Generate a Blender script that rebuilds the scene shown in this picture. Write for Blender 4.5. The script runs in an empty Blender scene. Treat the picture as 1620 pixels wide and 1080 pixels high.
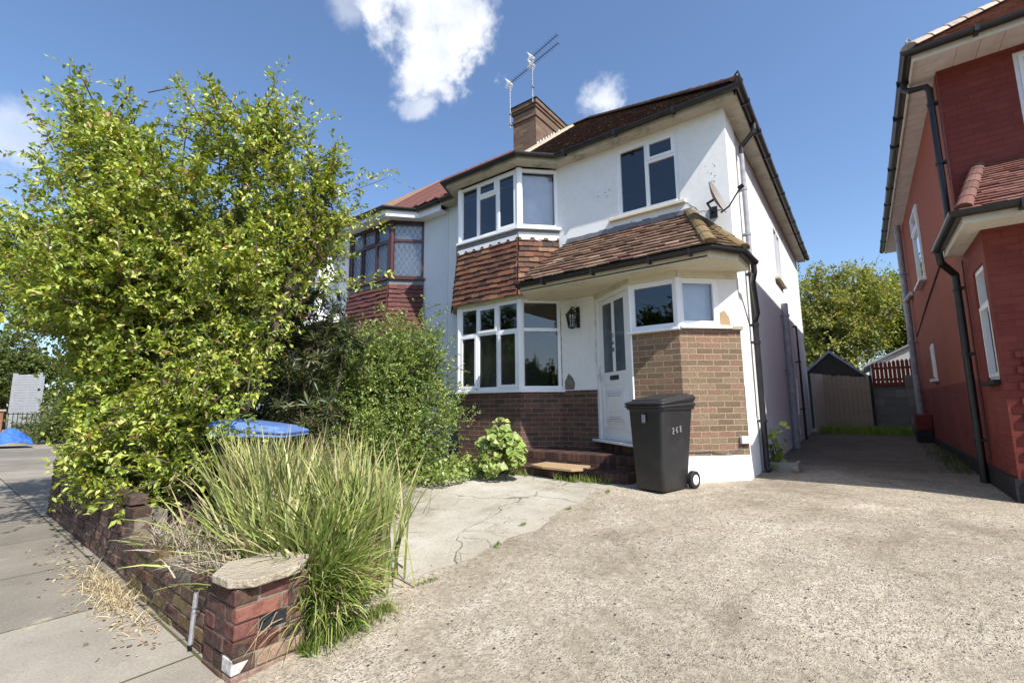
import bpy, bmesh, math, random
import numpy as np
from mathutils import Vector, Matrix
R = math.radians
SC = bpy.context.scene
COL = SC.collection
rnd = random.Random(7)
NR = np.random.default_rng(11)

# ------------------------------------------------------------------ camera
cam_d = bpy.data.cameras.new('camera'); cam = bpy.data.objects.new('camera', cam_d); COL.objects.link(cam)
cam_d.sensor_width = 36.0; cam_d.lens = 729.97 / 1620 * 36.0
cam_d.clip_start = 0.05; cam_d.clip_end = 3000
yaw, pit, rol = R(37.008), R(7.848), R(-0.536)
fw = Vector((-math.sin(yaw) * math.cos(pit), math.cos(yaw) * math.cos(pit), math.sin(pit)))
rt = Vector((math.cos(yaw), math.sin(yaw), 0)); up = rt.cross(fw)
r2 = rt * math.cos(rol) + up * math.sin(rol); u2 = -rt * math.sin(rol) + up * math.cos(rol)
cam.matrix_world = Matrix(((r2.x, u2.x, -fw.x, 0), (r2.y, u2.y, -fw.y, 0), (r2.z, u2.z, -fw.z, 1.25), (0, 0, 0, 1)))
SC.camera = cam

# ------------------------------------------------------------------ sun and sky
SUN = Vector((1.0, -0.32, 1.16)).normalized()
sd = bpy.data.lights.new('sun', 'SUN'); sd.energy = 5.0; sd.angle = R(0.53); sd.color = (1.0, 0.95, 0.87)
so = bpy.data.objects.new('sun', sd); COL.objects.link(so)
so.rotation_euler = SUN.to_track_quat('Z', 'Y').to_euler()
W = bpy.data.worlds.new('World'); SC.world = W; W.use_nodes = True
wn = W.node_tree; wn.nodes.clear()
def N(nt, typ, **kw):
    n = nt.nodes.new(typ)
    for k, v in kw.items():
        if k.startswith('i_'):
            n.inputs[k[2:].replace('_', ' ')].default_value = v
        else: setattr(n, k, v)
    return n
sky = N(wn, 'ShaderNodeTexSky', sky_type='NISHITA', sun_disc=False)
sky.sun_elevation = math.asin(SUN.z); sky.sun_rotation = math.atan2(SUN.x, SUN.y)
sky.altitude = 50; sky.air_density = 1.0; sky.dust_density = 1.2; sky.ozone_density = 5.0
tc = N(wn, 'ShaderNodeTexCoord')
def world_math(op, a, b=None, c=None):
    n = N(wn, 'ShaderNodeMath', operation=op)
    for i, x in enumerate((a, b, c)):
        if x is None: continue
        if isinstance(x, (int, float)): n.inputs[i].default_value = x
        else: wn.links.new(x, n.inputs[i])
    return n.outputs[0]
nz = N(wn, 'ShaderNodeTexNoise', noise_dimensions='3D'); nz.inputs['Scale'].default_value = 7; nz.inputs['Detail'].default_value = 9; nz.inputs['Roughness'].default_value = .62
wn.links.new(tc.outputs['Generated'], nz.inputs['Vector'])
vs = N(wn, 'ShaderNodeVectorMath', operation='SUBTRACT'); wn.links.new(nz.outputs['Color'], vs.inputs[0]); vs.inputs[1].default_value = (.5, .5, .5)
vm = N(wn, 'ShaderNodeVectorMath', operation='SCALE'); wn.links.new(vs.outputs[0], vm.inputs[0]); vm.inputs['Scale'].default_value = .34
va = N(wn, 'ShaderNodeVectorMath', operation='ADD'); wn.links.new(tc.outputs['Generated'], va.inputs[0]); wn.links.new(vm.outputs[0], va.inputs[1])
def sky_dir(px, py):
    return (r2 * (px - 810) + u2 * (540 - py) + fw * 729.97).normalized()
CL = [((672, 55), .088, .9), ((650, 10), .075, .9), ((710, 98), .062, .9), ((662, 165), .032, .6), ((957, 150), .036, .85), ((5, 215), .05, .5), ((560, -10), .05, .4), ((2300, 300), .3, .9), ((-900, 200), .3, .8)]
vmb = N(wn, 'ShaderNodeVectorMath', operation='SCALE'); wn.links.new(vs.outputs[0], vmb.inputs[0]); vmb.inputs['Scale'].default_value = .13
vab = N(wn, 'ShaderNodeVectorMath', operation='ADD'); wn.links.new(tc.outputs['Generated'], vab.inputs[0]); wn.links.new(vmb.outputs[0], vab.inputs[1])
acc = None
for (px, py), rad, st in CL:
    ds = N(wn, 'ShaderNodeVectorMath', operation='DISTANCE'); wn.links.new((vab if rad < .06 else va).outputs[0], ds.inputs[0]); ds.inputs[1].default_value = sky_dir(px, py)
    mr = N(wn, 'ShaderNodeMapRange', interpolation_type='SMOOTHSTEP'); wn.links.new(ds.outputs['Value'], mr.inputs[0])
    mr.inputs[1].default_value = rad * 1.25; mr.inputs[2].default_value = rad * .45; mr.inputs[3].default_value = 0; mr.inputs[4].default_value = st
    acc = mr.outputs[0] if acc is None else world_math('MAXIMUM', acc, mr.outputs[0])
nz2 = N(wn, 'ShaderNodeTexNoise'); nz2.inputs['Scale'].default_value = 16; nz2.inputs['Detail'].default_value = 8; nz2.inputs['Roughness'].default_value = .6
wn.links.new(tc.outputs['Generated'], nz2.inputs['Vector'])
acc = world_math('MULTIPLY', acc, world_math('MULTIPLY_ADD', nz2.outputs['Fac'], 1.0, .42)); acc = world_math('MINIMUM', acc, 1.0)
mx = N(wn, 'ShaderNodeMixRGB'); wn.links.new(acc, mx.inputs[0]); wn.links.new(sky.outputs[0], mx.inputs[1]); mx.inputs[2].default_value = (5.4, 5.5, 5.7, 1)
bg = N(wn, 'ShaderNodeBackground'); bg.inputs['Strength'].default_value = 0.148
wn.links.new(mx.outputs[0], bg.inputs[0])
wo = N(wn, 'ShaderNodeOutputWorld'); wn.links.new(bg.outputs[0], wo.inputs[0])
SC.view_settings.view_transform = 'Standard'; SC.view_settings.look = 'None'; SC.view_settings.gamma = 1
SC.view_settings.exposure = 0.58

# ------------------------------------------------------------------ materials
def newmat(name):
    m = bpy.data.materials.new(name); m.use_nodes = True
    nt = m.node_tree; b = nt.nodes['Principled BSDF']
    return m, nt, b
def noise(nt, vec, scale, detail=4, rough=.55, dist=0):
    n = N(nt, 'ShaderNodeTexNoise'); n.inputs['Scale'].default_value = scale; n.inputs['Detail'].default_value = detail
    n.inputs['Roughness'].default_value = rough; n.inputs['Distortion'].default_value = dist
    if vec is not None: nt.links.new(vec, n.inputs['Vector'])
    return n.outputs['Fac']
def ramp(nt, fac, stops, interp='LINEAR'):
    n = N(nt, 'ShaderNodeValToRGB'); cr = n.color_ramp; cr.interpolation = interp
    while len(cr.elements) < len(stops): cr.elements.new(.5)
    for e, (p, c) in zip(cr.elements, stops):
        e.position = p; e.color = (c[0], c[1], c[2], 1) if hasattr(c, '__len__') else (c, c, c, 1)
    nt.links.new(fac, n.inputs[0]); return n.outputs[0]
def mix(nt, fac, a, b, mode='MIX'):
    n = N(nt, 'ShaderNodeMixRGB', blend_type=mode)
    for i, x in enumerate((fac, a, b)):
        if isinstance(x, (int, float)): n.inputs[i].default_value = x if i == 0 else (x, x, x, 1)
        elif isinstance(x, tuple): n.inputs[i].default_value = (x[0], x[1], x[2], 1)
        else: nt.links.new(x, n.inputs[i])
    return n.outputs[0]
def fmath(nt, op, a, b=0.0, c=0.0):
    n = N(nt, 'ShaderNodeMath', operation=op)
    for i, x in enumerate((a, b, c)):
        if isinstance(x, (int, float)): n.inputs[i].default_value = x
        else: nt.links.new(x, n.inputs[i])
    return n.outputs[0]
def bump(nt, b, h, strength=.5, dist=.01):
    n = N(nt, 'ShaderNodeBump'); n.inputs['Strength'].default_value = strength; n.inputs['Distance'].default_value = dist
    nt.links.new(h, n.inputs['Height']); nt.links.new(n.outputs[0], b.inputs['Normal'])
def uvo(nt): return N(nt, 'ShaderNodeTexCoord').outputs['UV']
def obc(nt): return N(nt, 'ShaderNodeTexCoord').outputs['Object']

def plain(name, col, rough=.6, var=.12, nscale=6, metallic=0, bstr=0, bscale=80, spec=.5):
    m, nt, b = newmat(name); oc = obc(nt)
    f = noise(nt, oc, nscale, 5, .6)
    lo = tuple(c * (1 - var * 1.6) for c in col); hi = tuple(min(1, c * (1 + var)) for c in col)
    nt.links.new(ramp(nt, f, [(.3, lo), (.7, hi)]), b.inputs['Base Color'])
    b.inputs['Roughness'].default_value = rough; b.inputs['Metallic'].default_value = metallic
    b.inputs['Specular IOR Level'].default_value = spec
    if bstr: bump(nt, b, noise(nt, oc, bscale, 3), bstr, .004)
    return m
def stained(name, col, blend_tone, amount=.5, rough=.7, nscale=4, bstr=.15, bscale=40, spec=.3, bdist=.004):
    m, nt, b = newmat(name); oc = obc(nt)
    f = noise(nt, oc, nscale, 8, .68, .4)
    g = noise(nt, oc, nscale * 7, 5, .6)
    k = fmath(nt, 'MULTIPLY', ramp(nt, f, [(.5, 0.), (.78, 1.)]), ramp(nt, g, [(.3, .2), (.7, 1.)]))
    k = fmath(nt, 'MULTIPLY', k, amount)
    nt.links.new(mix(nt, k, col, blend_tone), b.inputs['Base Color'])  # dirt colour blended in by noise
    b.inputs['Roughness'].default_value = rough; b.inputs['Specular IOR Level'].default_value = spec
    bump(nt, b, noise(nt, oc, bscale, 4, .6), bstr, bdist)
    return m
def brick_mat(name, cols, mortar, msize=.010, bw=.225, bh=.075, overlay=None, rough=.85, boff=.5, bdist=.006, mottle=.35, bstr=.9):
    m, nt, b = newmat(name); uv = uvo(nt)
    wob = noise(nt, uv, 9, 3); 
    vadd = N(nt, 'ShaderNodeVectorMath', operation='MULTIPLY_ADD')
    nn = N(nt, 'ShaderNodeTexNoise'); nn.inputs['Scale'].default_value = 14; nt.links.new(uv, nn.inputs['Vector'])
    sb = N(nt, 'ShaderNodeVectorMath', operation='SUBTRACT'); nt.links.new(nn.outputs['Color'], sb.inputs[0]); sb.inputs[1].default_value = (.5, .5, .5)
    nt.links.new(sb.outputs[0], vadd.inputs[0]); vadd.inputs[1].default_value = (.008, .008, 0); nt.links.new(uv, vadd.inputs[2])
    br = N(nt, 'ShaderNodeTexBrick'); br.offset = boff
    nt.links.new(vadd.outputs[0], br.inputs['Vector'])
    br.inputs['Scale'].default_value = 1; br.inputs['Brick Width'].default_value = bw; br.inputs['Row Height'].default_value = bh
    br.inputs['Mortar Size'].default_value = msize / 2; br.inputs['Mortar Smooth'].default_value = .25; br.inputs['Bias'].default_value = 0
    br.inputs['Color1'].default_value = (0, 0, 0, 1); br.inputs['Color2'].default_value = (1, 1, 1, 1); br.inputs['Mortar'].default_value = (.5, .5, .5, 1)
    st = [(i / (len(cols)), c) for i, c in enumerate(cols)]
    bc = ramp(nt, br.outputs['Color'], st, 'CONSTANT')
    g = noise(nt, uv, 48, 6, .75); bc = mix(nt, mottle, bc, ramp(nt, g, [(.3, .25), (.7, 1.6)]), 'MULTIPLY')
    mc = mix(nt, .4, mortar, ramp(nt, noise(nt, uv, 35, 4), [(.3, .5), (.7, 1.3)]), 'MULTIPLY')
    c = mix(nt, br.outputs['Fac'], bc, mc)
    if overlay:
        k = ramp(nt, noise(nt, uv, overlay[1], 6, .6), [(.48, 0.), (.72, overlay[2])])
        c = mix(nt, k, c, overlay[0])
    nt.links.new(c, b.inputs['Base Color']); b.inputs['Roughness'].default_value = rough; b.inputs['Specular IOR Level'].default_value = .25
    h = fmath(nt, 'SUBTRACT', fmath(nt, 'MULTIPLY', g, .35), br.outputs['Fac'])
    bump(nt, b, h, bstr, bdist)
    return m
def colattr_mat(name, rough=.8, var=.3, nscale=30, spec=.3, bstr=.3, bdist=.004, moss=None):
    m, nt, b = newmat(name); oc = obc(nt)
    a = N(nt, 'ShaderNodeAttribute'); a.attribute_name = 'Col'
    f = noise(nt, oc, nscale, 6, .65)
    c = mix(nt, var * 2, a.outputs['Color'], ramp(nt, f, [(.28, .35), (.72, 1.35)]), 'MULTIPLY')
    if moss:
        k = ramp(nt, noise(nt, oc, moss[1], 7, .7), [(moss[2], 0.), (moss[2] + .12, 1.)])
        c = mix(nt, k, c, moss[0])
    nt.links.new(c, b.inputs['Base Color']); b.inputs['Roughness'].default_value = rough; b.inputs['Specular IOR Level'].default_value = spec
    bump(nt, b, f, bstr, bdist)
    return m
def leaf_mat(name, rough=.45, trans=.35, spec=.4, tint=(1.35, 1.25, .35)):
    m = bpy.data.materials.new(name); m.use_nodes = True; nt = m.node_tree; b = nt.nodes['Principled BSDF']
    a = N(nt, 'ShaderNodeAttribute'); a.attribute_name = 'Col'
    f = noise(nt, obc(nt), 25, 3)
    c = mix(nt, .5, a.outputs['Color'], ramp(nt, f, [(.3, .7), (.7, 1.3)]), 'MULTIPLY')
    nt.links.new(c, b.inputs['Base Color']); b.inputs['Roughness'].default_value = rough; b.inputs['Specular IOR Level'].default_value = spec
    t = N(nt, 'ShaderNodeBsdfTranslucent'); 
    tcx = mix(nt, 1.0, c, tint, 'MULTIPLY'); nt.links.new(tcx, t.inputs['Color'])
    ms = N(nt, 'ShaderNodeMixShader'); ms.inputs[0].default_value = trans
    nt.links.new(b.outputs[0], ms.inputs[1]); nt.links.new(t.outputs[0], ms.inputs[2])
    nt.links.new(ms.outputs[0], nt.nodes['Material Output'].inputs['Surface'])
    return m
def glass_mat(name, tint=(.75, .8, .85), boost=2.2):
    m = bpy.data.materials.new(name); m.use_nodes = True; nt = m.node_tree; nt.nodes.clear()
    fr = N(nt, 'ShaderNodeFresnel'); fr.inputs['IOR'].default_value = 1.5
    k = fmath(nt, 'MINIMUM', fmath(nt, 'MULTIPLY', fr.outputs[0], boost), .95)
    tr = N(nt, 'ShaderNodeBsdfTransparent'); tr.inputs[0].default_value = (*tint, 1)
    gl = N(nt, 'ShaderNodeBsdfGlossy'); gl.inputs['Roughness'].default_value = .01; gl.inputs[0].default_value = (.95, .97, 1, 1)
    nn = N(nt, 'ShaderNodeBump'); nn.inputs['Strength'].default_value = .04; nn.inputs['Distance'].default_value = .02
    nt.links.new(noise(nt, obc(nt), 2.2, 1), nn.inputs['Height']); nt.links.new(nn.outputs[0], gl.inputs['Normal'])
    ms = N(nt, 'ShaderNodeMixShader'); nt.links.new(k, ms.inputs[0]); nt.links.new(tr.outputs[0], ms.inputs[1]); nt.links.new(gl.outputs[0], ms.inputs[2])
    o = N(nt, 'ShaderNodeOutputMaterial'); nt.links.new(ms.outputs[0], o.inputs[0]); return m

M = {}
def render_mat(name, col, bs=.3, bsc=60, bd=.004):
    m, nt, b = newmat(name); oc = obc(nt)
    mp = N(nt, 'ShaderNodeMapping'); nt.links.new(oc, mp.inputs[0]); mp.inputs['Scale'].default_value = (7, 7, .55)
    stz = ramp(nt, noise(nt, mp.outputs[0], 1.0, 7, .7, .3), [(.50, 0.), (.72, .55)]); blo = ramp(nt, noise(nt, oc, 1.3, 8, .7, .5), [(.46, 0.), (.70, .8)])
    k = fmath(nt, 'MULTIPLY', fmath(nt, 'ADD', fmath(nt, 'MULTIPLY', stz, blo), fmath(nt, 'MULTIPLY', blo, .18)), .9)
    c = mix(nt, k, col, (.38, .34, .27)); c = mix(nt, .5, c, ramp(nt, noise(nt, oc, 14, 6, .7), [(.25, .86), (.6, 1.02)]), 'MULTIPLY')
    nt.links.new(c, b.inputs['Base Color']); b.inputs['Roughness'].default_value = .88; b.inputs['Specular IOR Level'].default_value = .2
    bump(nt, b, fmath(nt, 'ADD', noise(nt, oc, bsc, 4, .6), fmath(nt, 'MULTIPLY', noise(nt, oc, 3, 3), 2.)), bs, bd); return m
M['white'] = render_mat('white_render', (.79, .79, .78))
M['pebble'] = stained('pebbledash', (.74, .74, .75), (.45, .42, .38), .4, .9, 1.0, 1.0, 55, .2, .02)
M['dull_white'] = stained('white_render_old', (.70, .72, .75), (.4, .4, .4), .4, .85, 1.5, .25, 60, .2)  # greyer, slightly bluish white for neighbour walls and side wall foot
M['cream'] = stained('cream_paint', (.62, .57, .44), (.18, .14, .08), .75, .7, 3, .2, 50)
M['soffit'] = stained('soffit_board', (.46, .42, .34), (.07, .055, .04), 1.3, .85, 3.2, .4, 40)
M['upvc'] = plain('white_upvc', (.80, .81, .83), .28, .03, 3)
M['upvc_red'] = plain('brown_red_frame', (.055, .014, .012), .35, .15, 5)
M['glass'] = glass_mat('glass')
M['glass_dark'] = glass_mat('glass_dark', (.35, .4, .5), 2.0)
M['frost'] = plain('frosted_glass', (.085, .10, .125), .12, .25, 2.5, 0, .15, 3)
M['curtain'] = plain('curtain', (.72, .75, .8), .9, .08, 4)
M['black_plastic'] = plain('black_gutter', (.016, .016, .018), .38, .3, 8, 0, .1)
M['grey_plastic'] = plain('grey_pipe', (.30, .30, .33), .5, .2, 8)
M['bin'] = stained('dark_bin_plastic', (.021, .021, .023), (.075, .07, .062), .6, .45, 5, .2, 160, .45, .002)
M['bin_blue'] = plain('blue_bin_plastic', (.11, .20, .47), .4, .15, 4, 0, .1, 200)
M['rubber'] = plain('rubber', (.012, .012, .012), .7)
M['silver'] = plain('silver_plastic', (.62, .63, .65), .35)
M['lead'] = stained('lead_flashing', (.16, .17, .19), (.5, .5, .5), .5, .6, 6)
M['leadwhite'] = plain('painted_lead', (.66, .67, .68), .6, .1)
M['iron'] = plain('black_iron', (.012, .012, .012), .4)
M['metal'] = plain('aerial_metal', (.45, .46, .48), .4, .2, 20, .6)
M['num_black'] = plain('black_digit', (.01, .01, .01), .4)
M['num_white'] = plain('white_digit', (.36, .36, .36), .8, .5, 60)
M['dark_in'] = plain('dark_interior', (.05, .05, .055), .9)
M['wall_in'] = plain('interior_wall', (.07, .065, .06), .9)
M['plinth'] = stained('black_plinth', (.018, .018, .02), (.08, .08, .08), .5, .7, 6)
M['bay_brick'] = brick_mat('bay_brick', [(.105, .055, .044), (.135, .065, .05), (.085, .052, .046), (.12, .072, .055), (.15, .08, .06)], (.26, .22, .17), .010, overlay=((.06, .045, .04), 1.5, .5))
M['porch_brick'] = brick_mat('porch_brick', [(.155, .105, .068), (.20, .135, .088), (.22, .125, .088), (.165, .115, .08), (.22, .155, .105), (.24, .14, .10)], (.36, .295, .19), .012, overlay=((.17, .125, .075), 1.2, .45), mottle=.9)
M['chimney_brick'] = brick_mat('chimney_brick', [(.17, .105, .07), (.13, .08, .055), (.21, .14, .09), (.15, .10, .075)], (.19, .14, .10), .012)
M['step_brick'] = brick_mat('step_brick', [(.068, .036, .031), (.09, .045, .036), (.05, .030, .028), (.115, .06, .047)], (.035, .025, .022), .010, bw=.075, bh=.225, boff=0, bdist=.01)
M['red_brick'] = brick_mat('painted_red_brick', [(.165, .034, .027), (.178, .038, .030), (.155, .032, .026)], (.135, .028, .023), .010, overlay=((.25, .075, .05), 1.3, .5), rough=.75, mottle=.2, bdist=.006, bstr=.6)
M['red_render'] = stained('painted_red_render', (.29, .095, .062), (.17, .06, .045), 1.0, .8, 1.4, .8, 70, .2, .012)
M['block'] = brick_mat('concrete_block', [(.20, .19, .17), (.24, .23, .21), (.18, .175, .165)], (.14, .135, .125), .012, bw=.45, bh=.225)
M['white_block'] = brick_mat('white_block', [(.62, .62, .60), (.66, .65, .63)], (.48, .48, .47), .010, bw=.45, bh=.225)
M['old_brick'] = colattr_mat('old_brick', .9, .42, 24, .15, .9, .010, ((.10, .085, .055), 6, .57))
M['mortar'] = plain('mortar', (.19, .165, .125), .95, .3, 14, 0, .9, 60)
M['tile'] = colattr_mat('clay_tile', .8, .3, 22, .3, .35, .004)
M['tile_moss'] = colattr_mat('mossy_tile', .9, .3, 22, .2, .5, .006, ((.05, .055, .02), 5, .56))
M['tile_lichen'] = colattr_mat('lichen_tile', .9, .3, 22, .2, .5, .006, ((.16, .13, .06), 9, .60))
M['bark'] = plain('bark', (.11, .085, .06), .9, .4, 12, 0, .8, 40)
M['leaf'] = leaf_mat('leaf', .42, .27, .4, (1.25, 1.25, .40))
M['blade'] = leaf_mat('grass_blade', .5, .14, .35, (1.1, 1.1, .55))
M['leaf_gloss'] = leaf_mat('glossy_leaf', .36, .30, .45)
M['leaf_far'] = leaf_mat('far_leaf', .6, .35, .2)
M['straw'] = colattr_mat('straw', .8, .15, 30)
M['wood_grey'] = stained('weathered_wood', (.36, .29, .215), (.12, .10, .08), .7, .85, 5, .5, 60)
M['wood_pale'] = stained('pale_wood', (.58, .53, .44), (.2, .17, .12), .5, .85, 5, .4, 60)
M['wood_dark'] = stained('dark_shiplap', (.06, .05, .045), (.13, .12, .1), .6, .85, 5, .4, 60)
M['fence_red'] = stained('red_picket_paint', (.22, .055, .035), (.1, .03, .02), .6, .8, 5)
M['roofing'] = stained('grey_roofing', (.35, .36, .38), (.15, .15, .15), .6, .8, 3)
M['tarp'] = plain('blue_tarp', (.05, .15, .55), .4, .25, 9, 0, .8, 9)
M['stone'] = stained('rough_stone', (.40, .345, .26), (.14, .115, .085), 1.1, .95, 9, 1.0, 45, .2, .02)
M['slab'] = stained('sandy_slab', (.36, .25, .14), (.2, .15, .1), .6, .9, 5, .4, 60)
M['soil'] = plain('soil', (.06, .045, .03), .95, .4, 9, 0, .9, 40)

def ground_drive():
    m, nt, b = newmat('pebbly_concrete'); oc = obc(nt)
    nd = N(nt, 'ShaderNodeTexNoise'); nd.inputs['Scale'].default_value = 26; nd.inputs['Detail'].default_value = 3; nt.links.new(oc, nd.inputs['Vector'])
    vd = N(nt, 'ShaderNodeVectorMath', operation='MULTIPLY_ADD'); nt.links.new(nd.outputs['Color'], vd.inputs[0]); vd.inputs[1].default_value = (.03, .03, .03); nt.links.new(oc, vd.inputs[2])
    v = N(nt, 'ShaderNodeTexVoronoi'); v.inputs['Scale'].default_value = 78; nt.links.new(vd.outputs[0], v.inputs['Vector'])
    sep = N(nt, 'ShaderNodeSeparateColor'); nt.links.new(v.outputs['Color'], sep.inputs[0])
    peb = ramp(nt, sep.outputs[0], [(0, (.17, .14, .105)), (.18, (.30, .25, .185)), (.4, (.38, .32, .235)), (.58, (.33, .225, .13)), (.68, (.44, .385, .30)), (.82, (.55, .50, .42)), (.92, (.66, .63, .57)), (.96, (.10, .09, .085))], 'CONSTANT')
    big = noise(nt, oc, .45, 9, .68, .5); mid = noise(nt, oc, 3.2, 9, .72, .3); fine = noise(nt, oc, 24, 6, .75)
    cem = ramp(nt, mid, [(.3, (.34, .295, .225)), (.5, (.47, .415, .33)), (.7, (.59, .54, .45))])
    # worn patches: exposed aggregate here, cement paste there
    wear = ramp(nt, fmath(nt, 'ADD', fmath(nt, 'MULTIPLY', mid, .6), fmath(nt, 'MULTIPLY', big, .5)), [(.48, .15), (.60, .85)])
    small = ramp(nt, v.outputs['Distance'], [(.30, 1.), (.55, 0.)])
    pick = fmath(nt, 'MULTIPLY', fmath(nt, 'MULTIPLY', small, wear), ramp(nt, sep.outputs[1], [(.25, 0.), (.3, 1.)]))
    c = mix(nt, pick, cem, peb)
    c = mix(nt, .9, c, ramp(nt, fine, [(.32, .50), (.44, .86), (.58, 1.08), (.70, 1.32)]), 'MULTIPLY')
    c = mix(nt, 1.0, c, ramp(nt, big, [(.32, (.52, .49, .44)), (.46, (.84, .82, .79)), (.60, (1.08, 1.07, 1.05))]), 'MULTIPLY')
    st = ramp(nt, noise(nt, oc, 1.05, 7, .7, .8), [(.54, 0.), (.68, .6)]); c = mix(nt, st, c, (.20, .165, .12))
    wh_ = ramp(nt, noise(nt, oc, 2.1, 8, .75, .6), [(.62, 0.), (.72, .5)]); c = mix(nt, wh_, c, (.62, .58, .50))
    gr = N(nt, 'ShaderNodeTexVoronoi'); gr.inputs['Scale'].default_value = 19; nt.links.new(oc, gr.inputs['Vector'])
    sg_ = N(nt, 'ShaderNodeSeparateColor'); nt.links.new(gr.outputs['Color'], sg_.inputs[0])
    spot = fmath(nt, 'MULTIPLY', ramp(nt, gr.outputs['Distance'], [(.10, 1.), (.22, 0.)]), ramp(nt, sg_.outputs[0], [(.86, 0.), (.9, 1.)])); c = mix(nt, spot, c, (.09, .08, .07))
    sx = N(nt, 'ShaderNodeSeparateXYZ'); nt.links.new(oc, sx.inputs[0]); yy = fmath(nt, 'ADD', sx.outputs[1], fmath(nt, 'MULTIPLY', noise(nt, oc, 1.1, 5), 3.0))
    blend_tone = ramp(nt, fmath(nt, 'MULTIPLY', yy, .05), [(.38, 0.), (.50, .72)]); c = mix(nt, blend_tone, c, mix(nt, fine, (.035, .028, .022), (.11, .085, .06)))  # dark brown tone mixed in towards the back of the driveway
    nt.links.new(c, b.inputs['Base Color']); b.inputs['Roughness'].default_value = .92; b.inputs['Specular IOR Level'].default_value = .2
    h = fmath(nt, 'ADD', fmath(nt, 'MULTIPLY', fine, 1.6), fmath(nt, 'MULTIPLY', pick, .5)); h = fmath(nt, 'ADD', h, fmath(nt, 'MULTIPLY', mid, 2.5)); h = fmath(nt, 'SUBTRACT', h, fmath(nt, 'MULTIPLY', spot, 1.))
    bump(nt, b, h, 1.0, .012); return m
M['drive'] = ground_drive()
def ground_patch():
    m, nt, b = newmat('cracked_concrete'); oc = obc(nt)
    nw = N(nt, 'ShaderNodeTexNoise'); nw.inputs['Scale'].default_value = 2.2; nw.inputs['Detail'].default_value = 7; nt.links.new(oc, nw.inputs['Vector'])
    vv = N(nt, 'ShaderNodeVectorMath', operation='MULTIPLY_ADD'); nt.links.new(nw.outputs['Color'], vv.inputs[0]); vv.inputs[1].default_value = (.5, .5, 0); nt.links.new(oc, vv.inputs[2])
    def cr(scale, w, seed):
        v = N(nt, 'ShaderNodeTexVoronoi'); v.feature = 'DISTANCE_TO_EDGE'; v.inputs['Scale'].default_value = scale
        ad = N(nt, 'ShaderNodeVectorMath', operation='ADD'); nt.links.new(vv.outputs[0], ad.inputs[0]); ad.inputs[1].default_value = (seed, seed * .7, 0); nt.links.new(ad.outputs[0], v.inputs['Vector'])
        return ramp(nt, v.outputs['Distance'], [(0, 1.), (w, 0.)])
    c1 = fmath(nt, 'MULTIPLY', cr(.9, .009, 3.1), ramp(nt, noise(nt, oc, 1.7, 3), [(.40, 0.), (.55, 1.)])); c2 = fmath(nt, 'MULTIPLY', cr(2.3, .010, 1.7), ramp(nt, noise(nt, oc, 1.1, 3), [(.48, 0.), (.58, .7)]))
    crk = fmath(nt, 'MAXIMUM', c1, c2)
    f = noise(nt, oc, 1.4, 8, .65); g = noise(nt, oc, 45, 5, .7)
    c = ramp(nt, f, [(.3, (.27, .24, .19)), (.45, (.36, .33, .27)), (.6, (.42, .395, .335)), (.72, (.49, .465, .405))])
    c = mix(nt, .6, c, ramp(nt, g, [(.25, .6), (.5, 1.), (.75, 1.25)]), 'MULTIPLY')
    sxp = N(nt, 'ShaderNodeSeparateXYZ'); nt.links.new(oc, sxp.inputs[0]); ed = fmath(nt, 'ADD', sxp.outputs[0], fmath(nt, 'MULTIPLY', noise(nt, oc, 2.5, 6, .7), .9))
    edm = ramp(nt, fmath(nt, 'ADD', fmath(nt, 'MULTIPLY', ed, .5), 1.6), [(.42, 0.), (.62, .75)]); c = mix(nt, edm, c, mix(nt, g, (.22, .185, .14), (.50, .45, .37)))
    stn = ramp(nt, noise(nt, oc, 1.9, 7, .7, .6), [(.55, 0.), (.70, .5)]); c = mix(nt, stn, c, (.20, .175, .13))
    c = mix(nt, crk, c, (.10, .09, .06))
    nt.links.new(c, b.inputs['Base Color']); b.inputs['Roughness'].default_value = .9; b.inputs['Specular IOR Level'].default_value = .25
    bump(nt, b, fmath(nt, 'SUBTRACT', g, fmath(nt, 'MULTIPLY', crk, 3.)), .6, .005); return m
M['patch'] = ground_patch()
def ground_pave():
    m, nt, b = newmat('paving_slabs'); oc = obc(nt)
    mp = N(nt, 'ShaderNodeMapping'); nt.links.new(oc, mp.inputs[0]); mp.inputs['Location'].default_value = (-.33, .75, 0)
    br = N(nt, 'ShaderNodeTexBrick'); br.offset = .0; nt.links.new(mp.outputs[0], br.inputs['Vector'])
    br.inputs['Scale'].default_value = 1; br.inputs['Brick Width'].default_value = 1.05; br.inputs['Row Height'].default_value = 1.8
    br.inputs['Mortar Size'].default_value = .009; br.inputs['Mortar Smooth'].default_value = .4
    br.inputs['Color1'].default_value = (.17, .152, .125, 1); br.inputs['Color2'].default_value = (.30, .27, .225, 1); br.inputs['Mortar'].default_value = (.085, .08, .04, 1)
    f = noise(nt, oc, 1.6, 8, .65); g = noise(nt, oc, 90, 4, .7)
    c = mix(nt, .75, br.outputs['Color'], ramp(nt, f, [(.3, .72), (.7, 1.22)]), 'MULTIPLY')
    c = mix(nt, .6, c, ramp(nt, g, [(.25, .55), (.5, 1.), (.75, 1.3)]), 'MULTIPLY')
    k = ramp(nt, noise(nt, oc, 2.7, 5, .6), [(.64, 0.), (.70, .5)]); c = mix(nt, k, c, (.46, .40, .29))
    nt.links.new(c, b.inputs['Base Color']); b.inputs['Roughness'].default_value = .9; b.inputs['Specular IOR Level'].default_value = .25
    bump(nt, b, fmath(nt, 'SUBTRACT', g, fmath(nt, 'MULTIPLY', br.outputs['Fac'], 4.)), .5, .004); return m
M['pave'] = ground_pave()
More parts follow.
